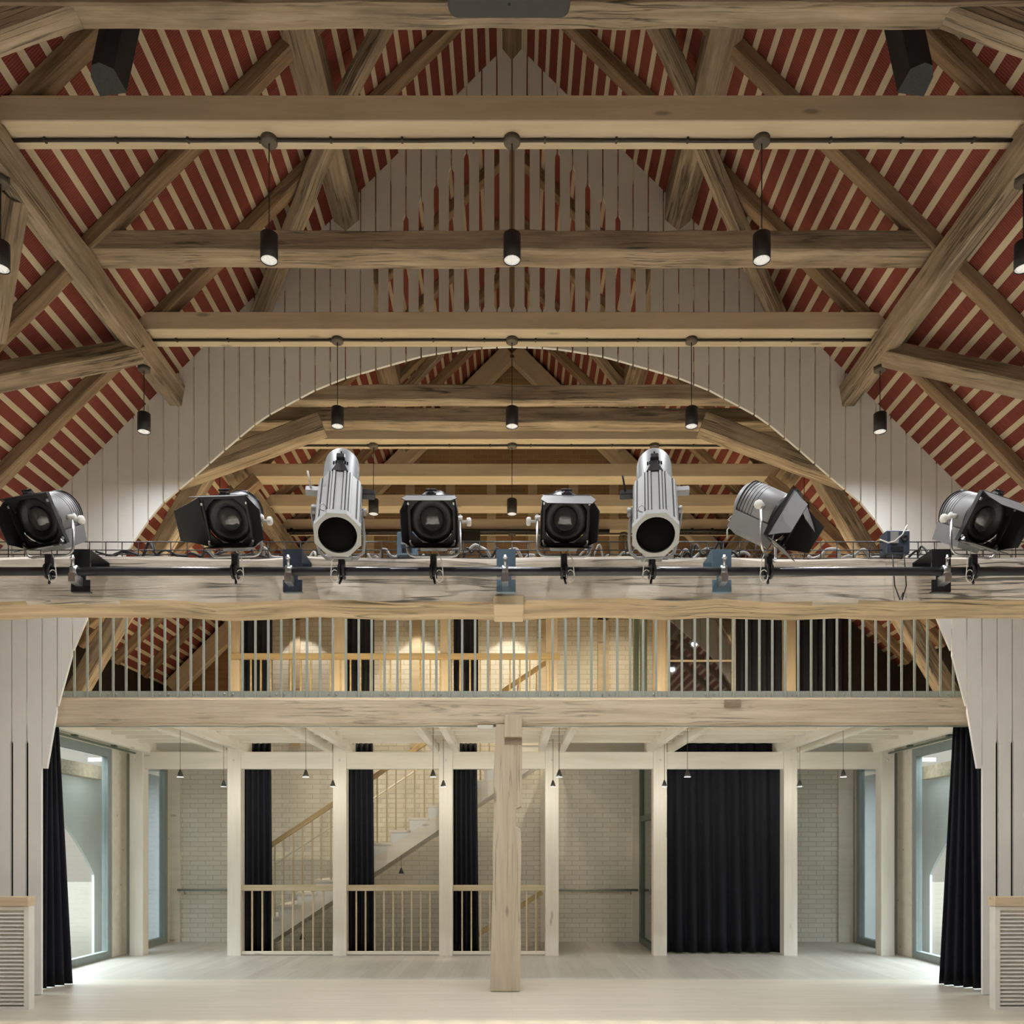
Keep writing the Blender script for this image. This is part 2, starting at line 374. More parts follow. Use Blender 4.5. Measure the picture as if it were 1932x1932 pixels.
# outer skin of the roof, lies above the lining
mb = MB()
for s in (-1, 1):
    for (xm, y0, y1) in ((7.8, -6.3, GY1), (6.2, GY1, 15.2)):
        mb.add([(0,y0,RZ+.12),(s*xm,y0,roofz(xm)+.12),(s*xm,y1,roofz(xm)+.12),(0,y1,RZ+.12)], [(0,1,2,3)])
struct(mb.build('trim_1', M['dark']))

# floor
mb = MB()
def quad(x0,x1,y0,y1,z,mi): mb.add([(x0,y0,z),(x1,y0,z),(x1,y1,z),(x0,y1,z)], [(0,1,2,3)], mi)
quad(-7.7, 7.7, -6.2, 9.43, 0, 0); quad(-6.1, 6.1, 9.43, 10.53, 0, 0); quad(-6.1, 6.1, 10.53, 13.05, 0, 1)
quad(-6.1, -4.05, 13.05, 14.95, 0, 1); quad(.52, 6.1, 13.05, 14.95, 0, 1)
struct(mb.build('floor', [M['floor'], M['floor2']]))
# side and rear walls of the hall around the camera
for s, nm in ((-1, 'left'), (1, 'right')):
    mb = MB(); mb.box(min(s*7.6, s*7.8), max(s*7.6, s*7.8), -6.2, GY1, 0, 3.1); struct(mb.build('wall_' + nm, M['board']))
mb = MB(); mb.prism([(-7.8,0),(7.8,0),(7.8,3.0),(0,RZ+.1),(-7.8,3.0)], 'y', -6.4, -6.2); struct(mb.build('wall_front', M['brown_panel']))

# boarded screen with the arched opening, ventilation slots and pointed gap ends
BP = 28.55
arch_px = [(966,655),(900,657.5),(872,660.5),(800,672),(720,694),(650,714.5),(592,738),(505,785),(478,804),(417,856),(367,900),
           (303,954),(283,980),(249,1029),(205,1095),(165,1168.5),(139,1229),(115.5,1314),(102,1368.5),(90,1450)]
def arch_y(px):
    q = CX - abs(px - CX)
    for (xa, ya), (xb, yb) in zip(arch_px, arch_px[1:]):
        if xb <= q <= xa: return ya + (yb-ya)*(xa-q)/(xa-xb)
    return None
def gable_y(px): return 78.5 + .995*abs(px - CX)
YG = 9.41
def gpt(px, py): return (XX(px, YG), ZZ(py, YG))
mb = MB()
for k in range(-46, 46):
    xa, xb = CX + BP*k, CX + BP*(k+1); g = 1.4
    l, r = xa + g, xb - g
    # slots on the two edges: (top, bottom) in px or None
    def slot(kk):
        a = abs(kk)
        if a <= 9: return (max(198.6 + 29.8*a, 205), 586 + .55*a*a)
        return None
    def vslot(kk):
        return (1397, 1848) if abs(kk) in (32, 33) else None
    def edge(x, kk, sgn, y0, y1):             # walk down an edge from y0 to y1, notched by slots
        out = [(x, y0)]
        for sl, dep in ((slot(kk), 3.6), (vslot(kk), 1.6)):
            if sl and sl[0] < y1 - 12 and sl[1] > y0 + 12:
                a, b_ = max(sl[0], y0+6), min(sl[1], y1-6)
                out += [(x, a), (x + sgn*dep, a+7), (x + sgn*dep, b_-7), (x, b_)]
        out.append((x, y1)); return out
    inner = 77 <= l and r <= 1855
    xs_top = [l, r] if not (l < CX < r) else [l, CX, r]
    if inner or (arch_y((l+r)/2) and l > 77 and r < 1855):
        ll, rr = max(l, 90.01), min(r, 1841.99)
        yl, yr = arch_y(ll) or 1450, arch_y(rr) or 1450
        bl = edge(l, k, 1, gable_y(l), yl if ll == l else 1450); br = edge(r, k+1, -1, gable_y(r), yr if rr == r else 1450)
        poly = bl + ([(ll, 1450)] if ll != l else []) + ([] if rr == r else [(rr, 1450)]) + br[::-1]
    else:
        if l > 1855 or r < 77 or True:
            l2 = l; r2 = r
            poly = edge(l2, k, 1, gable_y(l2), 1876) + edge(r2, k+1, -1, gable_y(r2), 1876)[::-1]
    mb.prism([gpt(*q) for q in poly], 'y', GY0, GY1)
scr = struct(mb.build('wall_middle', M['board']))

# end wall: limewashed brick below, brown brick with studs in the gable
YB = 14.9
mb = MB()
mb.prism([(-6.2,-3.2),(6.2,-3.2),(6.2,4.42),(4.9,5.75),(-4.9,5.75),(-6.2,4.42)], 'y', YB, YB+.25, 0)
mb.prism([(-6.25,4.3),(-6.25,3.9),(-6.2,3.9),(-6.2,4.3)], 'y', YB, YB+.25, 0)
mb.prism([(-4.9,5.75),(4.9,5.75),(0,RZ+.05)], 'y', YB, YB+.25, 1)
mb.prism([(-6.1,3.4),(-4.9,3.4),(-4.9,5.7),(-6.1,4.45)], 'y', YB-.02, YB, 3)
for x in (-3.81, -1.69, .53, 1.6): mb.box(x-.095, x+.095, YB-.03, YB, 3.4, 5.75, 2)
for x in (-2.5,-1.79, -1.08, -.36, .36, 1.08, 1.79, 2.5): mb.box(x-.08, x+.08, YB-.03, YB, 5.75, min(8.3, roofz(x)-.3), 2)
for x0, x1 in ((-6.03,-5.82), (2.10,2.32), (5.72,5.98), (.50,.58)): mb.box(x0, x1, YB-.05, YB, 0 if x0 != .50 else -1, 3.25, 4)
for z in (5.65, 6.5): mb.box(-4.8, 4.8, YB-.03, YB, z, z+.14, 2)
struct(mb.build('wall_back', [M['brick'], M['brickd'], M['new'], M['brown_panel'], M['pale']]))
# stairwell shaft below the floor
mb = MB()
mb.box(-4.25, -4.05, 13.05, YB, -3.2, -.001); mb.box(.52, .72, 13.05, YB, -3.2, -.001); mb.box(-4.2, .7, 12.9, 13.05, -3.2, -.001); mb.box(-4.2, .7, 12.9, YB, -3.3, -3.2)
struct(mb.build('trim_2', M['brick']))

# gallery deck, side knee walls added, dark for the shade under the eaves
mb = MB(); mb.box(-6.1, 6.1, 9.86, 13.1, 3.3, 3.42); mb.box(.75, 6.1, 13.1, YB, 3.3, 3.42); mb.box(-6.1, -4.2, 13.1, YB, 3.3, 3.42)
struct(mb.build('floor_gallery', M['pale']))
mb = MB()
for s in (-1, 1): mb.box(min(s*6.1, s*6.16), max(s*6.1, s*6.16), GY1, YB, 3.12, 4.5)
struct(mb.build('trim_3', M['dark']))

mb = MB()
for s in (-1, 1): a, b_ = sorted((s*5.25, s*7.6)); mb.box(a, b_, GY1+.012, GY1+.04, 0, 3.0)  # dark sheet behind the boards, stands in for shade inside the slots
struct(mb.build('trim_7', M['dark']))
# glazed side walls with frames
WX = 6.0
def glazing(n, s, y0, y1, z1):
    fr_ = MB(); fx0, fx1 = sorted((s*WX, s*(WX+.09)))
    for (a, b_) in ((y0, y0+.12), (y1-.13, y1)): fr_.box(fx0, fx1, a, b_, 0, z1)
    fr_.box(fx0, fx1, y0+.12, y1-.13, 0, .11); fr_.box(fx0, fx1, y0+.12, y1-.13, z1-.12, z1)
    w = struct(fr_.build('window_%d' % n, M['frame']))
    g = MB(); a, b_ = sorted((s*(WX+.035), s*(WX+.045))); g.box(a, b_, y0+.12, y1-.13, .11, z1-.12)
    gg = g.build('glass_pane', M['glass'], w)
    return w
n = 1
for s in (-1, 1):
    for y0, y1 in ((9.43, 12.72), (13.2, 14.78)):
        glazing(n, s, y0, y1, 3.12); n += 1
    mb = MB(); a, b_ = sorted((s*WX, s*(WX+.12))); mb.box(a, b_, 12.72, 13.2, 0, 3.12); mb.box(a, b_, 14.78, YB, 0, 3.12)
    a, b_ = sorted((s*WX, s*6.1)); mb.box(a, b_, GY1, YB, 3.12, 3.3)
    struct(mb.build('trim_%d' % (4 if s < 0 else 5), M['pale']))
for s in (-1, 1):
    mb = MB(); a, b_ = sorted((s*6.45, s*6.60)); mb.box(a, b_, 9.45, 13.44, 2.72, 2.92); struct(mb.build('trim_%d' % (9 if s < 0 else 10), M['beam']))
# old outer wall with arched gateways, yard outside
for s, nm in ((-1, 'outer_left'), (1, 'outer_right')):
    mb = MB(); x0, x1 = sorted((s*6.62, s*6.66)); yc, R_, zc = 10.47, 3.9, -1.31
    ys = [9.43 + (13.44-9.43)*i/28 for i in range(29)]
    arc = [(y, zc + math.sqrt(R_*R_ - (y-yc)**2)) for y in ys]
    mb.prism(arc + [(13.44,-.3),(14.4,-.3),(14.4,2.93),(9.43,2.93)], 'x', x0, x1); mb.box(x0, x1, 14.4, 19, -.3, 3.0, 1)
    struct(mb.build('wall_' + nm, [M['plaster'], M['plaster_shade']]))
mb = MB()
for s in (-1, 1): a, b_ = sorted((s*6.17, s*6.75)); mb.box(a, b_, 13.5, 19, 3.02, 3.08)  # unseen slab added to shade the outer wall behind the far windows
struct(mb.build('trim_8', M['pale']))
mb = MB()
for s in (-1, 1):
    a, b_ = sorted((s*6.09, s*40)); mb.add([(a,-10,-.06),(b_,-10,-.06),(b_,45,-.06),(a,45,-.06)], [(0,1,2,3)])
struct(mb.build('floor_outside', M['ground']))

# ================================================================ ROOF TIMBERS
ORD = ['first', 'second', 'third', 'fourth', 'fifth', 'sixth', 'seventh', 'eighth', 'ninth']
YEND = 14.85
for s, nm in ((-1, 'left'), (1, 'right')):
    sec = [(s*3.62-s*3.75, 6.745-6.63), (s*3.66-s*3.75, 6.52-6.63), (s*3.785-s*3.75, 6.525-6.63), (s*3.86-s*3.75, 6.62-6.63), (s*3.83-s*3.75, 6.75-6.63)]
    # local y of a timber that runs along +Y is -X
    timber('purlin', (s*3.75, -6, 6.63), (s*3.75, YEND, 6.63), 0, 0, M['old'],
           'lower old purlin running the length of the %s roof slope, carrying the collar beams' % nm, 'purlin', 'roof purlins',
           rough=.006, sec=[(-u, v) for u, v in sec])
    sec = [(s*(1.69-1.84), .10), (s*(1.84-1.84), -.025), (s*(1.975-1.84), .085), (s*(2.0-1.84), .22), (s*(1.70-1.84), .42)]
    timber('purlin', (s*1.84, -6, 8.49), (s*1.84, YEND, 8.49), 0, 0, M['old'],
           'upper old purlin high on the %s roof slope, pointed where it meets the white boards' % nm, 'purlin', 'roof purlins',
           rough=.006, sec=[(-u, v) for u, v in sec])
timber('ridge_beam', (0, -6, 10.35), (0, YEND, 10.35), 0, 0, M['brown'], 'dark ridge beam with a pointed underside at the very top of the roof', 'beam',
       sec=[(-.125,.15),(0,0),(.125,.15),(.10,.20),(-.10,.20)])
RY = [4.95, 6.12, 7.36, 8.53]; RB = [9.95, 10.75, 11.85, 12.9, 13.9]
for s, nm in ((-1, 'left'), (1, 'right')):
    for i, y in enumerate(RY + RB):
        xe = 7.5 if y < 9.4 else 6.05; dr = .085
        a = Vector((s*.14, y, roofz(.14, dr))); b_ = Vector((s*xe, y, roofz(xe, dr)))
        if i < 4: lab = 'brown rafter on the %s slope before the white screen, %s from the camera' % (nm, ORD[i])
        else: lab = 'brown rafter on the %s slope behind the white screen, %s beyond it' % (nm, ORD[i-4])
        timber('rafter', a, b_, .135, .125, M['brown'], lab, 'rafter', 'roof rafters', up=(-s*.7, 0, -.7), rough=.004)
# wind braces lying in the roof planes
def roofpt(px, py, drop=.24):
    Y = (RZ - drop - CAMZ)*F/((HY - py) + SL*abs(px - CX)); return P(px, py, Y)
def brace(a, b_, w, h, lab, drop=.285, mat='old'):
    p0, p1 = roofpt(*a, drop), roofpt(*b_, drop); s = -1 if p0.x < 0 else 1
    timber('wind_brace', p0, p1, w, h, M[mat], lab, 'brace', 'wind braces', up=(-s*.7, 0, -.7), rough=.006)
brace((745,10), (645,195), .15, .13, 'old wind brace on the left slope between the ridge and the upper purlin')
brace((1222,10), (1308,195), .15, .13, 'old wind brace on the right slope between the ridge and the upper purlin')
brace((618,265), (478,625), .17, .14, 'old wind brace on the left slope dropping from the upper purlin to the boards')
brace((1322,265), (1478,625), .17, .14, 'old wind brace on the right slope dropping from the upper purlin to the boards')
brace((262,662), (-260,762), .20, .16, 'rough old brace at the left edge, running out from the lower left purlin', .3)
brace((1672,668), (2190,778), .20, .16, 'rough old brace at the right edge, running out from the lower right purlin', .3)
brace((30,372), (-12,640), .16, .12, 'short grey brace at the far left edge under the lower left purlin', .27)
brace((832,662), (752,750), .13, .12, 'old wind brace on the left slope seen through the top of the arch', .26)
brace((1120,662), (1175,735), .13, .12, 'old wind brace on the right slope seen through the top of the arch', .26)

HC = 6.79                                     # underside of the collars
def collar(y0, y1, zt, mat, lab, rough, zb=HC, xe=3.80):
    z = (zb+zt)/2; y = (y0+y1)/2
    return timber('collar_beam', (-xe, y, z), (xe, y, z), y1-y0, zt-zb, M[mat], lab, 'beam', 'collar beams', rough=rough, ch=.012 if rough else .006)
collar(5.20, 5.37, 6.98, 'old', 'rough old collar beam along the top edge of the picture', .007)
collar(6.03, 6.28, 6.975, 'new', 'long smooth pale collar beam near the top with black conduit and three pendants under it', 0)
collar(7.33, 7.57, 6.97, 'old', 'rough old collar beam behind the three large pendants', .009)
collar(8.44, 8.74, 6.965, 'new', 'smooth pale collar beam just in front of the white boarded screen', 0)
collar(9.77, 9.92, 6.975, 'old', 'old grey collar beam topmost inside the arch', .007)
collar(10.27, 10.5, 6.97, 'old', 'old brown collar beam second from the top inside the arch', .007)
collar(10.7, 10.96, 6.97, 'new', 'pale collar beam inside the arch that carries conduit and pendants', 0)
collar(11.76, 12.03, 6.97, 'new', 'pale collar beam inside the arch, next behind the one with the conduit', 0)
collar(12.78, 13.05, 6.97, 'new', 'pale collar beam inside the arch, second behind the one with the conduit', 0)
collar(13.72, 13.99, 6.97, 'new', 'pale collar beam deepest inside the arch, before the brick gable', 0)
for s, nm in ((-1, 'left'), (1, 'right')):
    timber('knee_brace', (s*2.73, 5.29, 6.87), (s*4.3, 5.29, 6.31), .15, .17, M['old'], 'old knee brace at the top %s corner below the collar beam' % nm, 'brace', 'knee braces', rough=.006)
    timber('knee_brace', (s*2.25, 10.08, 6.66), (s*4.0, 10.08, 6.02), .22, .22, M['old'], 'old knee brace inside the arch at its upper %s' % nm, 'brace', 'knee braces', rough=.006)
    timber('leaning_post', (s*3.42, 10.3, 6.72), (s*5.35, 10.3, 3.42), .2, .2, M['old'], 'old leaning post behind the %s side of the arch' % nm, 'post', 'leaning posts', rough=.006)
    timber('roof_strut', (s*3.35, 11.2, 6.5), (s*5.6, 11.2, 4.6), .17, .15, M['brown'], 'brown roof strut behind the %s leaning post' % nm, 'strut', 'roof struts', rough=.005)
    timber('raking_timber', (s*.05, 14.72, roofz(.05, .3)), (s*5.9, 14.72, roofz(5.9, .3)), .16, .30, M['new'], 'pale raking timber under the %s roof edge on the brick gable' % nm, 'timber', up=(s*.7,0,.7))

# ================================================================ TIE BEAM WITH STAGE LIGHTS
tb = thing('tie_beam', 'massive rough tie beam across the whole picture carrying the stage lights', 'beam', (0, 5.325, 3.1))
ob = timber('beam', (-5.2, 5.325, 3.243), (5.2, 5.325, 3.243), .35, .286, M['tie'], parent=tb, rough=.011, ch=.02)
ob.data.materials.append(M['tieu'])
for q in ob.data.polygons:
    if q.normal.z < -.6: q.material_index = 1        # browner, darker underside
mb = MB(); x0, x1 = XX(930, 5.14), XX(989, 5.14); mb.rbox(x0, x1, 5.128, 5.51, 3.085, ZZ(1124, 5.14), .006)
ob = mb.build('repair_block', M['repair'], tb); ob['label'] = 'pale repair block let into the beam'
PY_, PZ_ = 4.85, 3.197                        # the pipe
pipe = MB().tube([(-4.6, PY_, PZ_), (4.6, PY_, PZ_)], .0245, 16)
pipe = pipe.build('lighting_bar', M['blackm']); tag(pipe, 'black steel pipe running along the front of the tie beam, lamps clamped on it', 'bar')
for px, mt, nm in ((160,'black','black bar bracket below the leftmost lamp'), (556,'navyp','dark blue bar bracket between the second lamp and the left profile spotlight'),
                   (955,'bluep','blue bar bracket in the middle of the tie beam'), (1358,'bluep','light blue bar bracket left of the lamp turned sideways'), (1768,'black','black bar bracket left of the rightmost lamp')):
    x = XX(px, 4.95); br = thing('bar_bracket', nm, 'bracket', (x, 5.0, 3.1), 'brackets holding the lighting bar')
    mb = MB()
    mb.box(x-.055, x+.055, 4.90, 4.906, ZZ(1072,4.9), ZZ(1036,4.9)); mb.box(x-.055, x+.055, 4.906, 5.14, ZZ(1036,4.9)-.006, ZZ(1036,4.9))
    mb.box(x-.055, x+.055, 4.90, 4.906, 3.095, 3.165); mb.box(x-.055, x+.055, 4.906, 4.93, 3.095, 3.101); mb.box(x-.055, x+.055, 5.132, 5.14, 3.30, ZZ(1036,4.9))
    mb.box(x-.03, x+.03, 4.901, 4.9055, 3.16, 3.24)
    mb.build('plate', M[mt], br)
    mb = MB()
    mb.lathe([(.034,-.017),(.034,.017)], (x-.005, PY_, PZ_), (1,0,0), 18); mb.box(x-.024, x+.014, PY_-.04, PY_+.055, PZ_-.07, PZ_-.02)
    mb.build('coupler', M['steel'], br)
    mb = MB().tube([(x-.005, PY_-.02, PZ_+.02), (x-.005, PY_-.03, PZ_+.085)], .008, 8); mb.lathe([(.014,0),(.014,.012)], (x-.005, PY_-.03, PZ_+.06), (0,-.3,1), 6)
    mb.build('wing_bolt', M['steel'], br)

# cable basket and cables on top of the beam
tray = MB(); ty0, ty1, tz0, tz1 = 5.22, 5.44, 3.40, 3.50
for y in (ty0, ty1):
    for z in (tz0, (tz0+tz1)/2, tz1): tray.tube([(-4.4, y, z), (4.4, y, z)], .0036, 5)
for y in (5.29, 5.37): tray.tube([(-4.4, y, tz0), (4.4, y, tz0)], .0036, 5)
x = -4.4
while x < 4.4:
    tray.tube([(x, ty0, tz1), (x, ty0, tz0), (x, ty1, tz0), (x, ty1, tz1)], .0036, 5); x += .1
tray = tray.build('cable_basket', M['blackm']); tag(tray, 'wire mesh cable basket lying on top of the tie beam', 'cable tray')
def cable(name, x0, x1, mat, lab, seed, r=.007, amp=.055, group='cables in the wire basket'):
    rr = random.Random(seed); pts = []; k = 14
    for i in range(k+1):
        pts.append((x0+(x1-x0)*i/k, 5.28+.11*rr.random(), 3.425 + r + amp*rr.random()*(1.9 if i in (4,5,9) else 1)))
    # smooth
    sm = []
    for i in range(len(pts)-1):
        for q in range(4):
            u = q/4; p0 = Vector(pts[max(i-1,0)]); p1 = Vector(pts[i]); p2 = Vector(pts[i+1]); p3 = Vector(pts[min(i+2,k)])
            sm.append(.5*((2*p1)+(-p0+p2)*u+(2*p0-5*p1+4*p2-p3)*u*u+(-p0+3*p1-3*p2+p3)*u**3))
    ob = MB().tube(sm, r, 6).build(name, M[mat]); tag(ob, lab, 'cable', group); return ob
CABS = [(XX(200,5.3), XX(420,5.3), 'rubber', 'black cable in the basket between the first and second lamp', .009),
 (XX(180,5.3), XX(560,5.3), 'rubber', 'long black cable in the basket from the leftmost lamp to the left profile spotlight', .007),
 (XX(490,5.3), XX(640,5.3), 'gcable', 'grey cable in the basket behind the left profile spotlight', .008),
 (XX(690,5.3), XX(800,5.3), 'gcable', 'grey cable in the basket right of the left profile spotlight', .008),
 (XX(850,5.3), XX(1010,5.3), 'gcable', 'thick grey cable in the basket above the middle bracket', .01),
 (XX(860,5.3), XX(960,5.3), 'rubber', 'short black cable in the basket above the middle bracket', .008),
 (XX(1090,5.3), XX(1210,5.3), 'gcable', 'grey cable in the basket left of the right profile spotlight', .006),
 (XX(1270,5.3), XX(1420,5.3), 'gcable', 'grey cable in the basket right of the right profile spotlight', .008),
 (XX(1280,5.3), XX(1400,5.3), 'rubber', 'black cable in the basket right of the right profile spotlight', .008),
 (XX(1530,5.3), XX(1680,5.3), 'gcable', 'grey cable bundle in the basket left of the blue socket box', .01),
 (XX(1720,5.3), XX(1810,5.3), 'rubber', 'black cable in the basket between the blue socket box and the rightmost lamp', .007)]
for i, c_ in enumerate(CABS): cable('cable', c_[0], c_[1], c_[2], c_[3], 20+i, c_[4])
# socket boxes
def socketbox(px0, px1, py0, py1, lab, mt):
    y = 5.17; x0, x1 = XX(px0,y), XX(px1,y); z1, z0 = ZZ(py0,y), ZZ(py1,y)
    r_ = thing('socket_box', lab, 'socket box', ((x0+x1)/2, y, z0), 'blue socket boxes on the tie beam')
    mb = MB(); w_ = .012
    mb.rbox(x0, x1, y, y+.1, z0, z1, .006); mb.build('housing', M[mt], r_)
    mb = MB(); xm = (x0+x1)/2
    mb.lathe([(.02,0),(.02,.012),(.015,.012),(.0001,.004)], (x1-.035, y, (z0+z1)/2+.02), (0,-1,0), 16)
    mb.box(x0+.03, xm+.03, y-.006, y, z0+.012, z0+.04); mb.build('socket', M['black'], r_)
    mb = MB(); mb.box(x0+.024, xm, y-.008, y, (z0+z1)/2-.01, z1-.012); mb.build('flap', M['grey'], r_)
socketbox(1672, 1717, 1000, 1044, 'dark blue socket box with loose white wire near the right lamp', 'navyp')
socketbox(749, 786, 1003, 1046, 'light blue socket box half hidden behind the lamp left of centre', 'bluep')
ob = MB().tube([P(1660,1018,5.1), P(1676,1024,5.1), P(1688,1021,5.1), P(1703,1008,5.1), P(1712,990,5.1)], .004, 6).build('loose_wire', M['white'])
tag(ob, 'loose white wire in front of the dark blue socket box', 'wire')

for px, lab in ((1684, 'thin black wire hanging down the tie beam left of the bracket, left one'), (1706, 'thin black wire hanging down the tie beam left of the bracket, right one')):
    ob = MB().tube([P(px,1046,5.13), P(px+2,1075,5.12), P(px+4,1105,5.12), P(px+(14 if px < 1690 else -4),1132,5.13), P(px+(20 if px < 1690 else -2),1118,5.13)], .0035, 6).build('hanging_wire', M['rubber']); tag(ob, lab, 'wire', 'thin wires on the tie beam')
def clamp_parts(root, x, zt, flip=1):
    mb = MB(); mb.rbox(x-.018, x+.018, PY_-.02, PY_+.02, PZ_+.02, zt, .004)
    pts = [(x, PY_+.036*math.cos(a), PZ_+.036*math.sin(a)) for a in [PI*.55 + i*PI*1.2/10 for i in range(11)]]
    for o_ in (-.012, .012): mb.tube([(q[0]+o_, q[1], q[2]) for q in pts], .009, 6)
    mb.tube([(x, PY_+.01, PZ_-.03), (x+.01*flip, PY_-.02, PZ_-.075)], .007, 6)
    mb.build('clamp', M['black'], root)
    mb = MB()
    loop = [(x+flip*(.035+.022*math.cos(a)), PY_-.03, PZ_-.035+.035*math.sin(a)) for a in [i*2*PI/14 for i in range(15)]]
    mb.tube([(x+flip*.02, PY_-.02, zt+.02), (x+flip*.05, PY_-.035, PZ_+.05), (x+flip*.057, PY_-.03, PZ_-.03)], .0028, 5); mb.tube(loop, .0028, 5)
    mb.build('safety_wire', M['white'], root)

def rotM(pivot, yaw, pitch, roll=0):          # head looks along local -Y; yaw>0 turns towards +X, pitch>0 looks down
    return Matrix.Translation(pivot) @ Matrix.Rotation(yaw, 4, 'Z') @ Matrix.Rotation(pitch, 4, 'X') @ Matrix.Rotation(roll, 4, 'Y')

def lamp(px, yaw, pitch, lab, knob, leaves, roll=0, zp=3.50, side='right'):
    x = XX(px, PY_); piv = Vector((x, PY_, zp)); yaw = math.radians(yaw); pitch = math.radians(pitch)
    root = thing('theatre_lamp', lab, 'stage light', (x, PY_, PZ_), 'theatre lamps with barn doors')
    Mh = rotM(piv, yaw, pitch, math.radians(roll))
    mb = MB(); mb.M = Mh
    mb.lathe([(.0001,.205),(.05,.203),(.09,.185),(.112,.15),(.118,.10),(.118,-.07),(.112,-.075)], (0,0,.012), (0,1,0), 32)
    body = mb.build('housing', M['grey'], root)
    mb = MB(); mb.M = Mh                      # cooling slots
    for i in range(6): mb.lathe([(.1185,-.0018),(.1195,0),(.1185,.0018)], (0,.05+.02*i,.012), (0,1,0), 32)
    mb.build('cooling_rib', M['blackm'], body)
    mb = MB(); mb.M = Mh; mb.prism([(-.095,-.07),(.095,-.07),(.075,-.165),(-.075,-.165)], 'y', -.075, .15); mb.build('base_tray', M['grey'], root)
    mb = MB(); mb.M = Mh
    mb.lathe([(.112,-.07),(.127,-.072),(.127,-.10),(.085,-.105),(.072,-.085)], (0,0,.012), (0,1,0), 32)
    for (a, b2, c2, d2) in ((-.135,.135,.118,.135), (-.135,.135,-.135,-.118)): mb.box(a, b2, -.125, -.098, c2+.005, d2+.005)
    for sx_ in (-1, 1): a, b2 = sorted((sx_*.135, sx_*.118)); mb.box(a, b2, -.125, -.098, -.113, .123)
    for sx_ in (-1, 1):                         # corner plates so that the gate is a square with a round hole
        for sz_ in (-1, 1): mb.prism([(sx_*.12,sz_*.118+.005),(sx_*.12,sz_*.055+.005),(sx_*.09,sz_*.09+.005),(sx_*.055,sz_*.118+.005)], 'y', -.118, -.102)
    mb.build('front_gate', M['black'], root)
    for sx_ in (-1, 1):
        for sz_ in (-.1, .1): mb = MB(); mb.M = Mh; mb.rbox(sx_*.126-.006, sx_*.126+.006, -.134, -.124, sz_-.008, sz_+.008, .002); mb.build('gate_clip', M['steel'], root)
        mb = MB(); mb.M = Mh; mb.prism([(sx_*.10,-.128),(sx_*.125,-.10),(sx_*.128,-.118),(sx_*.112,-.134)], 'y', -.150, -.128); mb.build('gate_clip', M['steel'], root)
    mb = MB(); mb.M = Mh; mb.rbox(-.05, .05, -.140, -.126, -.136, -.128, .002); mb.build('gate_clip', M['steel'], root)
    mb = MB(); mb.M = Mh; mb.lathe([(.072,-.083),(.058,-.098),(.038,-.108),(.018,-.113),(.0001,-.115)], (0,0,.012), (0,1,0), 28); mb.build('lens', M['lens'], root)
    mb = MB(); mb.M = Mh; mb.rbox(-.018,.018,-.115,-.06,.125,.16,.004); mb.box(-.028,.028,-.10,-.08,.14,.148); mb.tube([(-.03,-.09,.165),(.03,-.09,.165)], .006, 6); mb.build('top_latch', M['blackm'], root)
    # barn doors: name, hinge axis, opening angle
    top, bot, lft, rgt = leaves
    def leaf(which, ang, ln=.17):
        a = math.radians(ang)
        w0, w1 = .13, .075 if which in 'tb' else .13
        mb = MB()
        if which == 't': R = Mh @ Matrix.Translation((0,-.125,.14)) @ Matrix.Rotation(-a, 4, 'X')
        if which == 'b': R = Mh @ Matrix.Translation((0,-.125,-.13)) @ Matrix.Rotation(a, 4, 'X')
        if which == 'l': R = Mh @ Matrix.Translation((-.135,-.125,.005)) @ Matrix.Rotation(-a, 4, 'Z') @ Matrix.Rotation(PI/2, 4, 'Y')
        if which == 'r': R = Mh @ Matrix.Translation((.135,-.125,.005)) @ Matrix.Rotation(a, 4, 'Z') @ Matrix.Rotation(PI/2, 4, 'Y')
        mb.M = R
        wo = .15 if which in 'tb' else .10
        n0 = len(mb.f); mb.prism([(-w0,0),(w0,0),(wo,-ln*.55),(wo*.8,-ln),(-wo*.8,-ln),(-wo,-ln*.55)], 'z', -.0018, .0018)
        mb.m[n0 + (1 if which in 'tr' else 0)] = 1
        mb.tube([(-w0,0,0),(w0,0,0)], .005, 6)
        o2 = mb.build('barn_door', [M['leaf'], M['leafo']], root); return o2
    if top is not None: leaf('t', top)
    if bot is not None: leaf('b', bot, .12)
    if lft is not None: leaf('l', lft, .15)
    if rgt is not None: leaf('r', rgt, .15)
    # yoke, knob, clamp
    Ry = Matrix.Translation(piv) @ Matrix.Rotation(yaw, 4, 'Z'); zb = -(zp - (PZ_+.085))
    mb = MB(); mb.M = Ry; w_ = .152; pts = [(-w_,0,.02),(-w_,0,zb+.05)]
    pts += [(-w_+.045*(1-math.cos(a)), 0, zb+.05-.05*math.sin(a)) for a in (PI/6,PI/3,PI/2)]
    pts = pts + [(-q[0], q[1], q[2]) for q in pts[::-1]]
    mb.tube(pts, .0075, 8); mb.build('yoke', M['steel'], root)
    mb = MB(); mb.M = Ry; sg = knob
    mb.tube([(sg*.118,0,0),(sg*.165,0,0)], .014, 10); mb.lathe([(.008,.0),(.008,.03),(.022,.03),(.024,.038),(.024,.05),(.018,.055)], (sg*.16,0,-.02), (sg,0,0), 12)
    mb.build('tilt_knob', M['white'], root)
    clamp_parts(root, x, PZ_+.095, 1 if side == 'right' else -1)
    return root
M['leaf'] = plain('barn_door_black', (.014,.014,.015), .5, 0, .35, .1)
M['leafo'] = plain('barn_door_grey', (.17,.172,.175), .5, .1, .4, .06)
lamp(93, -9, 31, 'theatre lamp with barn doors at the far left end of the bar', 1, (4, -6, -8, None), roll=-5)
lamp(444, -4, 31, 'second theatre lamp from the left, left barn door swung wide, white knob on its right', 1, (6, -8, 50, 40))
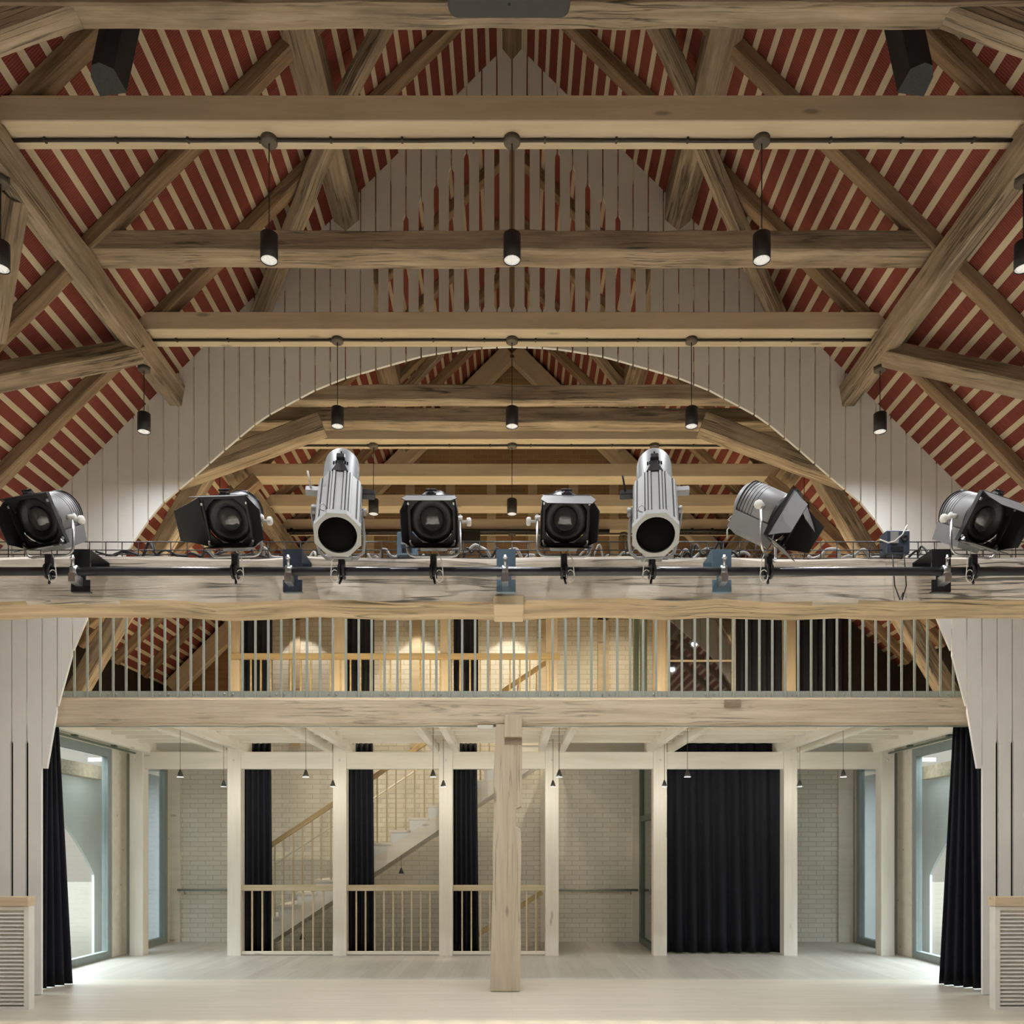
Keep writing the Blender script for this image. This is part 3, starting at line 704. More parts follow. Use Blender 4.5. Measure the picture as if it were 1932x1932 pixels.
lamp(818, 0, 31, 'theatre lamp with barn doors left of the middle bracket', 1, (0, -8, 8, 8))
lamp(1064, 2, 31, 'theatre lamp with barn doors right of the middle bracket, white knob on its left', -1, (-5, -8, 6, 12))
lr = lamp(1450, 58, 34, 'theatre lamp turned sideways, pointing down to the right', -1, (-40, 10, 25, 10), zp=3.53, side='left')
MB().tube([P(1398,992,4.95), P(1386,990,4.93), P(1374,980,4.92), P(1380,974,4.92), P(1390,978,4.93), P(1378,992,4.93), P(1372,1000,4.93), P(1372,1016,4.93)], .004, 6).build('power_cord', M['white'], lr)
lamp(1836, 15, 31, 'theatre lamp with barn doors at the far right end of the bar', -1, (-15, -6, None, 0), roll=8, side='left')

def profile(px, lab, side):
    x = XX(px, PY_); piv = Vector((x + .004, 4.78, 3.575)); root = thing('profile_spotlight', lab, 'stage light', (x, PY_, PZ_), 'profile spotlights')
    Mh = rotM(piv, math.radians(8.5*side), math.radians(49)); oc = PI/8
    mb = MB(); mb.M = Mh                       # octagonal ribbed barrel
    nn = 8; R0 = .124
    mb.lathe([(R0,-.36),(R0,.12),(R0-.012,.13)], (0,0,0), (0,1,0), 8, smooth=False, rot=oc)
    barrel = mb.build('barrel', M['silver'], root)
    mb = MB(); mb.M = Mh
    for i in range(8):
        a = PI/4*i; ca, sa = math.cos(a), math.sin(a); ap = R0*math.cos(PI/8)
        for t_ in (-.03, .03):
            cx_, cz_ = ca*ap - sa*t_, sa*ap + ca*t_
            q = [(cx_ - sa*d + ca*e_, cz_ + ca*d + sa*e_) for d, e_ in ((-.006,-.004),(.006,-.004),(.006,.007),(-.006,.007))]
            mb.prism(q, 'y', -.34, .115)
    mb.build('fin', M['silver'], barrel)
    mb = MB(); mb.M = Mh
    for i in range(8):
        a = PI/4*i; ca, sa = math.cos(a), math.sin(a); ap = R0*math.cos(PI/8) + .0012
        for t_ in (-.021, .021, -.0385, .0385):
            cx_, cz_ = ca*ap - sa*t_, sa*ap + ca*t_
            q = [(cx_ - sa*d + ca*e_, cz_ + ca*d + sa*e_) for d, e_ in ((-.0025,-.003),(.0025,-.003),(.0025,.001),(-.0025,.001))]
            mb.prism(q, 'y', -.335, .112)
    mb.build('groove', M['black'], barrel)
    mb = MB(); mb.M = Mh                       # front frame with round opening
    n_ = 32; vo = []; vi = []
    for i in range(n_):
        a = 2*PI*i/n_; ro = (R0+.008)*math.cos(PI/8)/math.cos(((a) % (PI/4)) - PI/8) if True else R0
        ro = (R0+.010)*math.cos(PI/8)/math.cos(((a + PI/8) % (PI/4)) - PI/8)
        vo.append((ro*math.cos(a), ro*math.sin(a))); vi.append((.103*math.cos(a), .103*math.sin(a)))
    vs = [(u,-.385,v) for u,v in vo] + [(u,-.385,v) for u,v in vi] + [(u,-.345,v) for u,v in vo] + [(u,-.345,v) for u,v in vi]
    fs = []
    for i in range(n_):
        j = (i+1) % n_; fs += [[i,j,n_+j,n_+i],[2*n_+i,3*n_+i,3*n_+j,2*n_+j],[i,2*n_+i,2*n_+j,j],[n_+i,n_+j,3*n_+j,3*n_+i]]
    mb.add(vs, fs); mb.build('front_frame', M['silver'], root)
    mb = MB(); mb.M = Mh; mb.lathe([(.103,-.372),(.1,-.30),(.0001,-.295)], (0,0,0), (0,1,0), 32); mb.build('front_lens', M['void'], root)
    mb = MB(); mb.M = Mh                       # lamp house with domed back
    mb.lathe([(.098,.10),(.102,.14),(.102,.36),(.098,.40),(.085,.435),(.06,.458),(.03,.468),(.0001,.47)], (0,0,.015), (0,1,0), 32)
    house = mb.build('lamp_house', M['grey2'], root)
    mb = MB(); mb.M = Mh
    for i in (-3,-2,-1,1,2,3):
        a = PI/2 + i*.13; mb.prism([(.1*math.cos(a)-.0045, .015+.1*math.sin(a)-.004),(.1*math.cos(a)+.0045, .015+.1*math.sin(a)-.004),(.1*math.cos(a)+.0045,.015+.1*math.sin(a)+.0045),(.1*math.cos(a)-.0045,.015+.1*math.sin(a)+.0045)], 'y', .20, .235)
    mb.prism([(-.004,.112),(.004,.112),(.004,.1185),(-.004,.1185)], 'y', .33, .35)
    mb.build('vent_slot', M['void'], house)
    mb = MB(); mb.M = Mh
    mb.add([(-.045,.105,.122),(.045,.105,.122),(.018,.20,.122),(.018,.245,.122),(-.018,.245,.122),(-.018,.20,.122),
            (-.045,.105,.10),(.045,.105,.10),(.018,.20,.10),(.018,.245,.10),(-.018,.245,.10),(-.018,.20,.10)],
           [(0,1,2,3,4,5),(6,7,1,0),(7,8,2,1),(8,9,3,2),(9,10,4,3),(10,11,5,4),(11,6,0,5)])
    mb.rbox(-.024,.024,.235,.285,.10,.138,.004); mb.build('adjuster', M['blackm'], root)
    for sx_ in (-1, 1):                         # shutter handles
        mb = MB(); mb.M = Mh; a, b2 = sorted((sx_*.115, sx_*.195)); mb.rbox(a, b2, .055, .11, -.015, .02, .004)
        mb.build('shutter_handle', M['blackm'] if sx_*side > 0 else M['grey'], root)
    mb = MB(); mb.M = Mh; mb.tube([(-.165,.09,.02),(-.18,.12,.10)], .006, 6); mb.build('shutter_blade', M['white'] if side > 0 else M['black'], root)
    mb = MB(); mb.M = Mh; mb.lathe([(.02,0),(.026,.01),(.026,.03),(.02,.035)], (-.118,-.12,0), (-1,0,0), 12); mb.lathe([(.02,0),(.02,.03)], (.118,-.12,0), (1,0,0), 12); mb.build('tilt_knob', M['grey'], root)
    mb = MB(); mb.M = Mh
    ring = [(-.075 + .018*math.cos(a), -.31, .115 + .018*math.sin(a)) for a in [i*2*PI/12 for i in range(13)]]
    mb.tube(ring, .004, 6); mb.build('ring', M['steel'], root)
    piv2 = Mh @ Vector((0,-.12,0)); zb = PZ_ + .075
    mb = MB(); w_ = .137; pts = [(x-w_, piv2.y, piv2.z), (x-w_, PY_-.04, zb+.09), (x-w_+.012, PY_-.01, zb+.03), (x-w_+.05, PY_, zb)]
    pts = pts + [(2*x-q[0], q[1], q[2]) for q in pts[::-1]]
    mb.tube(pts, .0095, 8); mb.build('yoke', M['grey'], root)
    mb = MB(); mb.rbox(x-.06, x+.06, PY_-.03, PY_+.03, zb-.012, zb+.012, .004); mb.build('yoke_plate', M['silver'], root)
    clamp_parts(root, x, zb, -1)
    return root
M['grey2'] = plain('grey_blue_enamel', (.165,.172,.178), .5, .3, .5, .05, 4)
profile(645, 'long silver octagonal profile spotlight in the left half of the bar', 1)
profile(1230, 'long silver octagonal profile spotlight in the right half of the bar', -1)

# ================================================================ SPEAKERS AND PROJECTOR AT THE TOP
def speaker(s, nm):
    zb = CAMZ + 5.07; base = [(-2.718,5.474),(-2.656,5.455),(-2.585,5.50),(-2.575,5.673),(-2.768,5.70),(-2.76,5.556)]
    root = thing('loudspeaker', 'black angular loudspeaker hanging in the top %s corner' % nm, 'loudspeaker', (s*2.68, 5.6, zb), 'hanging loudspeakers')
    b0 = [(-s*x, y, zb) for x, y in base]; b1 = [(-s*(x*1.0+.10), y-.01, zb+.44) for x, y in base]
    mb = MB(); mb.add(b0 + b1, [list(range(6))], 1); mb.add(b0 + b1, [list(range(11,5,-1))] + [[i, 6+i, 6+(i+1)%6, (i+1)%6] for i in range(6)], 0)
    mb.build('cabinet', [M['black'], M['base_lit']], root, .006)
    mb = MB(); mb.tube([(s*2.68,5.47,zb+.34), (s*2.72,5.41,zb+.42), (s*2.74,5.36,zb+.5)], .010, 8); mb.build('bracket', M['steel'], root)
speaker(-1, 'left'); speaker(1, 'right')
pr = thing('projector_case', 'dark rounded equipment case under the beam at the top centre', 'equipment case', (XX(960,5.0), 4.85, 6.5))
mb = MB(); x0, x1 = XX(847,5.12), XX(1074,5.12); zb = ZZ(36, 5.12); r_ = .06
pts = []
for (cx_, cy_, a0) in ((x1-r_, 5.12-r_, 0), (x0+r_, 5.12-r_, PI/2), (x0+r_, 4.5+r_, PI), (x1-r_, 4.5+r_, 1.5*PI)):
    pts += [(cx_ + r_*math.cos(a0+PI/2*i/6), cy_ + r_*math.sin(a0+PI/2*i/6)) for i in range(7)]
mb.prism(pts, 'z', zb, zb+.17); mb.build('shell', plain('charcoal_case', (.035,.038,.042), .45, 0, .4, .06, 3), pr, .012)
mb = MB(); mb.lathe([(.008,-.004),(.008,.003)], ((x0+x1)/2, 5.03, zb), (0,0,1), 10); mb.build('screw', M['black'], pr)
mb = MB(); mb.box((x0+x1)/2-.05, (x0+x1)/2+.05, 4.75, 5.2, zb+.17, 6.98); mb.build('hanger', M['black'], pr)

# ================================================================ PENDANTS AND CONDUITS
def conduit(y, px_, lab, xe=3.66):
    z = HC - .014; mb = MB()
    pts = [(-xe, y, z)]
    k = 22
    for i in range(1, k): pts.append((-xe + 2*xe*i/k, y + random.uniform(-.004,.004), z + random.uniform(-.002,.002)))
    pts.append((xe, y, z)); mb.tube(pts, .0125, 8)
    for s in (-1, 1): mb.tube([(s*xe, y, z), (s*(xe+.008), y+.01, z-.1), (s*(xe+.012), y+.02, HC-.2), (s*3.69, y+.03, HC-.275), (s*3.73, y+.03, HC-.28)], .0125, 8)
    for i in range(14):
        xx = -3.4 + i*.52; mb.box(xx-.008, xx+.008, y-.018, y+.018, z-.01, z+.014)
    ob = mb.build('conduit', M['conduit']); tag(ob, lab, 'conduit', 'lamp conduits')
M['conduit'] = plain('black_conduit', (.025,.02,.018), .5, 0, .4, .2)
conduit(6.18, PX, 'black conduit under the top pale collar beam')
conduit(8.60, PX, 'black conduit under the pale collar beam in front of the white boards')
conduit(10.84, PX, 'black conduit under the pale collar beam inside the arch')
conduit(13.86, PX, 'black conduit under the deepest collar beam inside the arch')
ZB = 5.90
def pendant_proto():
    r_ = thing('pendant_lamp', '', 'pendant lamp', (0, 0, 0), 'black cylinder pendants under the roof')
    mb = MB(); mb.lathe([(.06,0),(.06,-.035),(.054,-.04)], (0,0,HC-ZB), (0,0,1), 24); mb.build('canopy', M['canopy'], r_)
    mb = MB(); mb.tube([(0,0,HC-ZB-.03),(0,0,.17)], .0045, 6); mb.build('cable', M['rubber'], r_)
    mb = MB(); mb.lathe([(.0001,.19),(.058,.19),(.063,.185),(.063,.0),(.058,.0),(.058,.012)], (0,0,0), (0,0,1), 32); mb.build('shade', M['shade'], r_)
    mb = MB(); mb.lathe([(.0575,.006),(.0001,.006)], (0,0,0), (0,0,1), 32); mb.build('diffuser', M['glow'], r_)
    return r_
M['canopy'] = plain('brown_canopy', (.09,.075,.06), .5, 0, .3, .1)
M['shade'] = plain('black_shade', (.018,.016,.016), .5, 0, .4, .1)
XN = ['far left', 'left', 'middle', 'right', 'far right']
rows = [(6.18, 'large black cylinder pendant of the front row, %s one, under the top pale beam', (0,1,2,3,4)),
        (8.60, 'black cylinder pendant of the second row before the white screen, %s one', (0,1,2,3,4)),
        (10.84, 'small black cylinder pendant seen through the arch, %s one of the row', (0,1,2,3,4)),
        (13.86, 'black pendant deepest under the arch, hanging before the brick gable, %s one', (1,2,3))]
proto = None
for y, lab, ids in rows:
    for i in ids:
        low = .10 if i in (0, 4) else 0
        loc = (PX[i], y + (.03 if low else 0), ZB - low*.4); l_ = lab % XN[i]
        if low and proto:                      # outer ones hang under the purlin: shorter cable
            r_ = thing('pendant_lamp', l_, 'pendant lamp', loc, 'black cylinder pendants under the roof'); top = 6.52 - loc[2]
            mb = MB(); mb.M = Matrix.Translation(loc); mb.lathe([(.06,0),(.06,-.035),(.054,-.04)], (0,0,top), (0,0,1), 24); mb.build('canopy', M['canopy'], r_)
            mb = MB(); mb.M = Matrix.Translation(loc); mb.tube([(0,0,top-.03),(0,0,.17)], .0045, 6); mb.build('cable', M['rubber'], r_)
            for ch in proto.children:
                if ch.name.split('.')[0] in ('shade', 'diffuser'):
                    c2 = ch.copy(); COL.objects.link(c2); c2.parent = r_
        elif proto is None:
            # first one built: the plain middle type
            proto = pendant_proto(); proto.location = (PX[2], y, ZB); proto['label'] = lab % 'middle'
            if i != 2:
                r_ = thing('pendant_lamp', l_, 'pendant lamp', loc, 'black cylinder pendants under the roof'); top = 6.52 - loc[2]
                mb = MB(); mb.M = Matrix.Translation(loc); mb.lathe([(.06,0),(.06,-.035),(.054,-.04)], (0,0,top), (0,0,1), 24); mb.build('canopy', M['canopy'], r_)
                mb = MB(); mb.M = Matrix.Translation(loc); mb.tube([(0,0,top-.03),(0,0,.17)], .0045, 6); mb.build('cable', M['rubber'], r_)
                for ch in proto.children:
                    if ch.name.split('.')[0] in ('shade', 'diffuser'):
                        c2 = ch.copy(); COL.objects.link(c2); c2.parent = r_
        elif y == 6.18 and i == 2: pass
        else: dup(proto, loc, l_)
        spot('pendant_spot', (loc[0], loc[1], loc[2]-.012), PEND_W*(1.0 if y < 7 else .55 if y < 9 else 3.0 if y < 12 else .8), 165 if y < 9 else 140, 1., (.97, .985, 1) if y < 9 else (1, .86, .6))
        if y < 7: spot('pendant_spot', (loc[0], loc[1], loc[2]-.012), BOUNCE_W, 29, .7)  # extra beam added at the front row for bounce off the floor

# ================================================================ GALLERY FRONT
gb = thing('gallery_beam', 'limed old beam along the front edge of the gallery', 'beam', (0, 9.7, 3.03))
timber('beam', (-5.35, 9.73, 3.178), (5.35, 9.73, 3.178), .26, .284, M['beam'], parent=gb, rough=.006, ch=.012)
mb = MB(); mb.box(XX(1367,9.59), XX(1398,9.59), 9.585, 9.62, ZZ(1334,9.59), ZZ(1320,9.59)); ob = mb.build('plug', M['old'], gb); ob['label'] = 'darker wooden plug set in the top edge'
gd = thing('gallery_railing', 'grey green steel railing along the gallery front', 'railing', (0, 9.66, 3.32))
GYR = 9.66
mb = MB(); mb.box(-5.14, 5.12, GYR-.006, GYR+.006, ZZ(1316,GYR), ZZ(1304,GYR)); mb.build('foot_bar', M['guard'], gd)
mb = MB(); mb.rbox(-5.0, 5.0, GYR-.02, GYR+.02, 4.31, 4.345, .004); mb.build('top_rail', M['guard'], gd)
first = None
for i in range(69):
    px = 141.6 + 24.35*i; x = XX(px, GYR)
    if first is None:
        mb = MB(); mb.rbox(x-.0135, x+.0135, GYR-.022, GYR-.006, ZZ(1316,GYR), 4.315, .003); first = mb.build('baluster', M['guard'], gd); fx = x
    else:
        ob = first.copy(); COL.objects.link(ob); ob.parent = gd; ob.location = (x-fx, 0, 0)
bolts = [122,205,220,302,318,366,375,424,440,522,537,620,635,718,733,817,832,930,939,1037,1052,1135,1150,1233,1249,1331,1346,1430,1445,1494,1503,1577,1592,1676,1691,1774,1789]
fb = None
for px in bolts:
    x = XX(px, GYR)
    if fb is None: fb = MB().lathe([(.012,0),(.012,.006),(.006,.011)], (x, GYR-.006, ZZ(1310,GYR)), (0,-1,0), 10).build('bolt', M['steel'], gd); bx = x
    else:
        ob = fb.copy(); COL.objects.link(ob); ob.parent = gd; ob.location = (x-bx, 0, 0)
# centre post
cp = thing('centre_post', 'old squared timber post standing in the middle under the gallery beam', 'post', (XX(953,9.62), 9.75, 0))
Lp = [(936,1366),(934,1400),(931,1470),(932,1520),(929,1600),(930,1660),(927,1740),(926,1800),(925,1871)]
Rp = [(985,1366),(985,1480),(984,1522),(974,1525),(974,1558),(982,1564),(984,1600),(982,1700),(983,1780),(981,1871)]
mb = MB(); mb.prism([(XX(a,9.6), max(0, ZZ(b_,9.6))) for a, b_ in Lp] + [(XX(a,9.6), max(0, ZZ(b_,9.6))) for a, b_ in Rp[::-1]], 'y', 9.6, 9.9)
M['postwood'] = wood('post_timber', (.43,.36,.265), (.51,.44,.335), (.58,.51,.40), crack=.35, bump=.5, knots=.4, axis=2)
mb.build('shaft', M['postwood'], cp, .01)
mb = MB(); mb.rbox(XX(952,9.57), XX(985,9.57), 9.55, 9.62, ZZ(1391,9.57), ZZ(1350,9.57), .006); mb.build('head_block', M['postwood'], cp)
mb = MB(); mb.box(XX(952,9.57), XX(985,9.57), 9.592, 9.612, ZZ(1404,9.57), ZZ(1392,9.57)); ob = mb.build('notch_piece', M['old'], cp)
# curtain tracks
ob = MB().box(-5.25, 5.25, 9.76, 9.80, ZZ(1371,9.76), ZZ(1365.5,9.76)).build('curtain_track', M['guard']); tag(ob, 'long grey green curtain track under the gallery beam', 'curtain track')
for s, nm in ((-1, 'left'), (1, 'right')):
    r_ = thing('curtain_track', 'short curtain track along the %s window wall' % nm, 'curtain track', (s*5.72, 11.2, 3.08))
    mb = MB(); a, b_ = sorted((s*5.70, s*5.73)); mb.box(a, b_, 9.9, 12.85, 3.065, 3.09); mb.build('track', M['dframe'], r_)
    for y in (10.3, 11.1, 12.2): mb = MB(); a, b_ = sorted((s*5.69, s*5.76)); mb.box(a, b_, y-.03, y+.03, 3.09, 3.12); mb.build('bracket', M['dframe'], r_)
ob = MB().rbox(XX(901,9.72), XX(931,9.72), 9.63, 9.72, ZZ(1377.5,9.72), ZZ(1369,9.72), .004).build('sensor_box', M['white']); tag(ob, 'small white box under the gallery beam beside the centre post', 'sensor')

# posts, headers and joists under the gallery
posts = [(-5.73,'at the left window wall'), (-4.24,'second from the left window wall'), (-2.63,'third from the left window wall'), (-1.01,'left of the old centre post'),
         (.61,'right of the old centre post'), (2.26,'left of the big dark curtain'), (4.25,'right of the big dark curtain'), (5.73,'at the right window wall')]
for x, w_ in posts:
    r_ = thing('gallery_post', 'pale square post on the floor, ' + w_, 'post', (x, 13.03, 0), 'pale posts under the gallery')
    timber('shaft', (x, 13.03, 0), (x, 13.03, 3.27), .205, .2, M['pale'], parent=r_, up=(0,1,0), ch=.004)
    mb = MB(); mb.lathe([(.018,0),(.018,.004)], (x, 12.93, 2.98), (0,-1,0), 12); mb.build('bolt_cap', M['white'], r_)
for i, (a, b_) in enumerate(zip(posts, posts[1:])):
    timber('header_beam', (a[0]+.104, 13.0, 2.98), (b_[0]-.104, 13.0, 2.98), .1, .26, M['pale'],
           'pale header beam between the gallery posts, %s from the left' % ORD[i], 'beam', 'header beams', ch=.004)
for i, (x, w_) in enumerate(posts):
    for q, dx in (('left', -.155), ('right', .155)):
        if (i == 0 and dx < 0) or (i == 7 and dx > 0): continue
        timber('ceiling_joist', (x+dx, 9.87, 3.19), (x+dx, 13.2, 3.19), .09, .18, M['pale'], 'pale ceiling joist on the %s side of the post %s' % (q, w_), 'joist', 'paired joists under the gallery', ch=.004)
for i in range(6):
    y = 10.45 + .43*i
    timber('cross_joist', (-5.9, y, 3.25), (5.9, y, 3.25), .08, .09, M['pale'], 'thin pale cross joist under the gallery deck, %s from the front beam' % ORD[i], 'joist', 'cross joists', ch=.003)

# guard rails between the posts
def guardrail(x0, x1, y, z0, z1, lab, group, sp=.15, bot=True, ph=0.):
    r_ = thing('guard_rail', lab, 'railing', ((x0+x1)/2, y, z0), group)
    timber('handrail', (x0, y, z1-.045), (x1, y, z1-.045), .06, .09, M['rail' if not bot else 'palerailx'], parent=r_, ch=.004)
    if bot: timber('bottom_rail', (x0, y, z0+.035), (x1, y, z0+.035), .05, .05, M['pale'], parent=r_, ch=.003)
    n_ = int((x1-x0-.06)/sp); st = (x1-x0)/(n_+1); f_ = None
    for i in range(n_):
        x = x0 + st*(i+1)
        if f_ is None:
            mb = MB(); mb.box(x-.0115, x+.0115, y-.011, y+.011, z0+(.06 if bot else 0), z1-.09); f_ = mb.build('baluster', M['rail'] if not bot else M['palerail'], r_); fx_ = x
        else:
            ob = f_.copy(); COL.objects.link(ob); ob.parent = r_; ob.location = (x-fx_, 0, 0)
    return r_
M['palerail'] = wood('pale_oak_rail', (.48,.40,.26), (.56,.475,.32), (.63,.55,.40), bump=.05, axis=2)
for i, lab in ((1, 'wooden guard rail at the stairwell, left bay'), (2, 'wooden guard rail at the stairwell, middle bay'), (3, 'wooden guard rail at the stairwell, bay behind the old centre post')):
    guardrail(posts[i][0]+.105, posts[i+1][0]-.105, 12.99, 0, 1.075, lab, 'stairwell guard rails')
guardrail(XX(436,12.95), XX(1056,12.95), 12.95, 3.42, 4.61, 'golden wooden guard rail around the stairwell on the gallery', 'stairwell guard rails', .153, bot=False)

# staircase up
RUN, RISE = .299, .1985; SX, SZ = -4.03, .5415; Y0s, Y1s = 13.55, 14.62
st = thing('staircase', 'pale wooden stair climbing to the right behind the guard rails', 'stairs', (-4.6, 14.0, 0))
for k in range(-1, 15):
    x = SX + RUN*k; z = SZ + RISE*k
    mb = MB(); mb.box(x-.02, x+RUN+.012, Y0s-.03, Y1s, z-.04, z); mb.build('tread', M['pale'], st)
    mb = MB(); mb.box(x+.0, x+.025, Y0s, Y1s, z-RISE, z-.04); mb.build('riser', M['board'], st)
    mb = MB(); mb.prism([(x,z-.04),(x+RUN,z-.04),(x+RUN,z-.06),(x,z-RISE-.05)], 'y', Y0s-.002, Y0s+.03); mb.build('step_cheek', M['board'], st)
slope = RISE/RUN
for y in (Y0s+.05, Y1s-.05):
    xa, xb = SX - RUN*1, SX + RUN*15
    mb = MB(); za = SZ - RISE*1 - RISE - .02; zb = za + slope*(xb-xa)
    mb.prism([(xa, max(za, 0) if False else za), (xb, zb), (xb, zb-.29), (xa+.25, za-.29+.25*slope)], 'y', y-.05, y+.05); mb.build('stringer', M['pale'], st)
hr0 = Vector((SX - RUN*.6, Y0s+.02, 0)); hr1 = Vector((SX + RUN*15.6, Y0s+.02, 0))
for q in (hr0, hr1): q.z = SZ + slope*(q.x - SX) + 1.03
timber('handrail', hr0, hr1, .055, .075, M['rail'], parent=st, ch=.004)
for k in range(-1, 15):
    for u in (.08, .235):
        x = SX + RUN*k + u; z = SZ + RISE*k; mb = MB(); mb.box(x-.011, x+.011, Y0s+.009, Y0s+.031, z, SZ + slope*(x-SX) + 1.0); mb.build('baluster', M['palerail'], st)
ob = MB().tube([(XX(455,14.8), 14.8, ZZ(1672,14.8)), (XX(960,14.8), 14.8, ZZ(1338,14.8))], .018, 8).build('wall_handrail', M['pale']); tag(ob, 'thin pale handrail on the brick wall along the upper stair', 'handrail')
# staircase down
sd = thing('lower_staircase', 'lower stair going down to the left under the first one', 'stairs', (.4, 13.9, 0))
for k in range(1, 12):
    x = .50 - RUN*k; z = -RISE*k
    mb = MB(); mb.box(x, x+RUN+.02, 13.2, 14.6, z-.04, z); mb.build('tread', M['pale'], sd)
mb = MB(); xa, xb = .5, .5 - RUN*11.5
mb.prism([(xa,-.1),(xb,-.1+slope*(xb-xa)),(xb,-.42+slope*(xb-xa)),(xa,-.42)], 'y', 13.2, 13.28); mb.build('stringer', M['pale'], sd)
timber('handrail', (.47, 13.26, .955), (.47-2.6, 13.26, .955-2.6*slope), .055, .075, M['rail'], parent=sd, ch=.004)
for k in range(0, 12):
    x = .40 - .15*k; mb = MB(); mb.box(x-.011, x+.011, 13.25, 13.272, slope*(x-.5)-.15, .93 + slope*(x-.47)); mb.build('baluster', M['palerail'], sd)

# wall handrails and glazed door in the corridor
def wallrail(x0, x1, lab):
    r_ = thing('wall_handrail', lab, 'handrail', ((x0+x1)/2, YB-.06, .9), 'steel handrails on the brick wall'); z = .915
    mb = MB(); mb.tube([(x0, YB-.07, z), (x1, YB-.07, z)], .02, 10); mb.build('bar', M['guard'], r_)
    for x in (x0+.12, x1-.12): mb = MB(); mb.tube([(x, YB-.07, z-.015), (x, YB-.06, z-.07), (x, YB, z-.07)], .008, 6); mb.build('bracket', M['guard'], r_)
wallrail(-5.85, -4.5, 'grey handrail on the white brick wall at the left'); wallrail(.65, 2.2, 'grey handrail on the brick wall right of the centre post')
dr = MB()
for y in (13.35, 14.75): dr.box(2.22, 2.30, y-.05, y+.05, 0, 3.1)
dr.box(2.22, 2.30, 13.4, 14.7, 2.1, 2.2); dr.box(2.22, 2.30, 13.4, 14.7, 3.0, 3.1); dr.box(2.22, 2.30, 13.4, 14.7, 0, .1); dr.box(2.225, 2.295, 13.40, 13.50, .1, 2.1); dr.box(2.225, 2.295, 14.6, 14.7, .1, 2.1)
dr = struct(dr.build('door_1', M['dframe']))
MB().box(2.255, 2.265, 13.4, 14.7, .1, 3.0).build('glass_pane', M['glass'], dr); MB().tube([(2.2,13.56,.95),(2.2,13.56,1.15)], .012, 8).build('door_handle', M['steel'], dr)

# ================================================================ GALLERY ROOM BEHIND
for x, w_ in posts[1:7]:
    timber('upper_post', (x, 13.03, 3.42), (x, 13.03, 5.4), .17, .17, M['new'], 'pale post on the gallery, above the lower post ' + w_, 'post', 'posts on the gallery', up=(0,1,0), ch=.004)
timber('wall_plate', (-4.6, 13.03, 5.48), (4.6, 13.03, 5.48), .16, .16, M['new'], 'pale plate beam on top of the gallery posts', 'beam', ch=.004)
mb = MB(); 
for x in (2.38, 3.40): mb.box(x-.03, x+.03, 13.0, 13.06, 3.42, 5.4)
mb.box(2.38, 3.4, 13.0, 13.06, 3.42, 3.52); mb.box(2.38, 3.4, 13.0, 13.03, 4.5, 4.525); up = struct(mb.build('window_5', M['new']))
MB().box(2.4, 3.38, 13.02, 13.03, 3.5, 5.4).build('glass_pane', M['dglass'], up)
mb = MB(); mb.box(2.02, 2.12, 13.3, 13.4, 3.42, 5.4); mb.box(1.94, 2.02, 13.5, 13.6, 3.42, 5.4); struct(mb.build('door_2', M['dframe']))
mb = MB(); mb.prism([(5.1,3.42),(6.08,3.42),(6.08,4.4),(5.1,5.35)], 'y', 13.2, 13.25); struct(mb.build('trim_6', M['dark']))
timber('sill_board', (.78, YB-.06, 4.12), (2.2, YB-.06, 4.12), .1, .05, M['new'], 'pale sill board on the brick wall above the gallery', 'sill', ch=.003)
for (xa, xb, nm) in ((-3.75, 1.57, 'long black lighting bar far back under the deepest collar beam'), (2.7, 3.75, 'short black lighting bar at the far right under the deepest collar beam')):
    lb = thing('rear_lighting_bar', nm, 'bar', ((xa+xb)/2, 13.66, 6.75))
    MB().tube([(xa, 13.66, 6.75), (xb, 13.66, 6.75)], .028, 10).build('pipe', M['black'], lb)
    for x in (xa+.2, (xa+xb)/2, xb-.2): MB().box(x-.02, x+.02, 13.64, 13.80, 6.76, 6.79).build('hanger', M['black'], lb)
x = XX(886, 13.66); r_ = thing('dimmer_box', 'black box hanging on the rear lighting bar', 'box', (x, 13.66, 6.58))
MB().rbox(x-.17, x+.17, 13.62, 13.74, 6.58, 6.73, .006).build('housing', M['black'], r_)

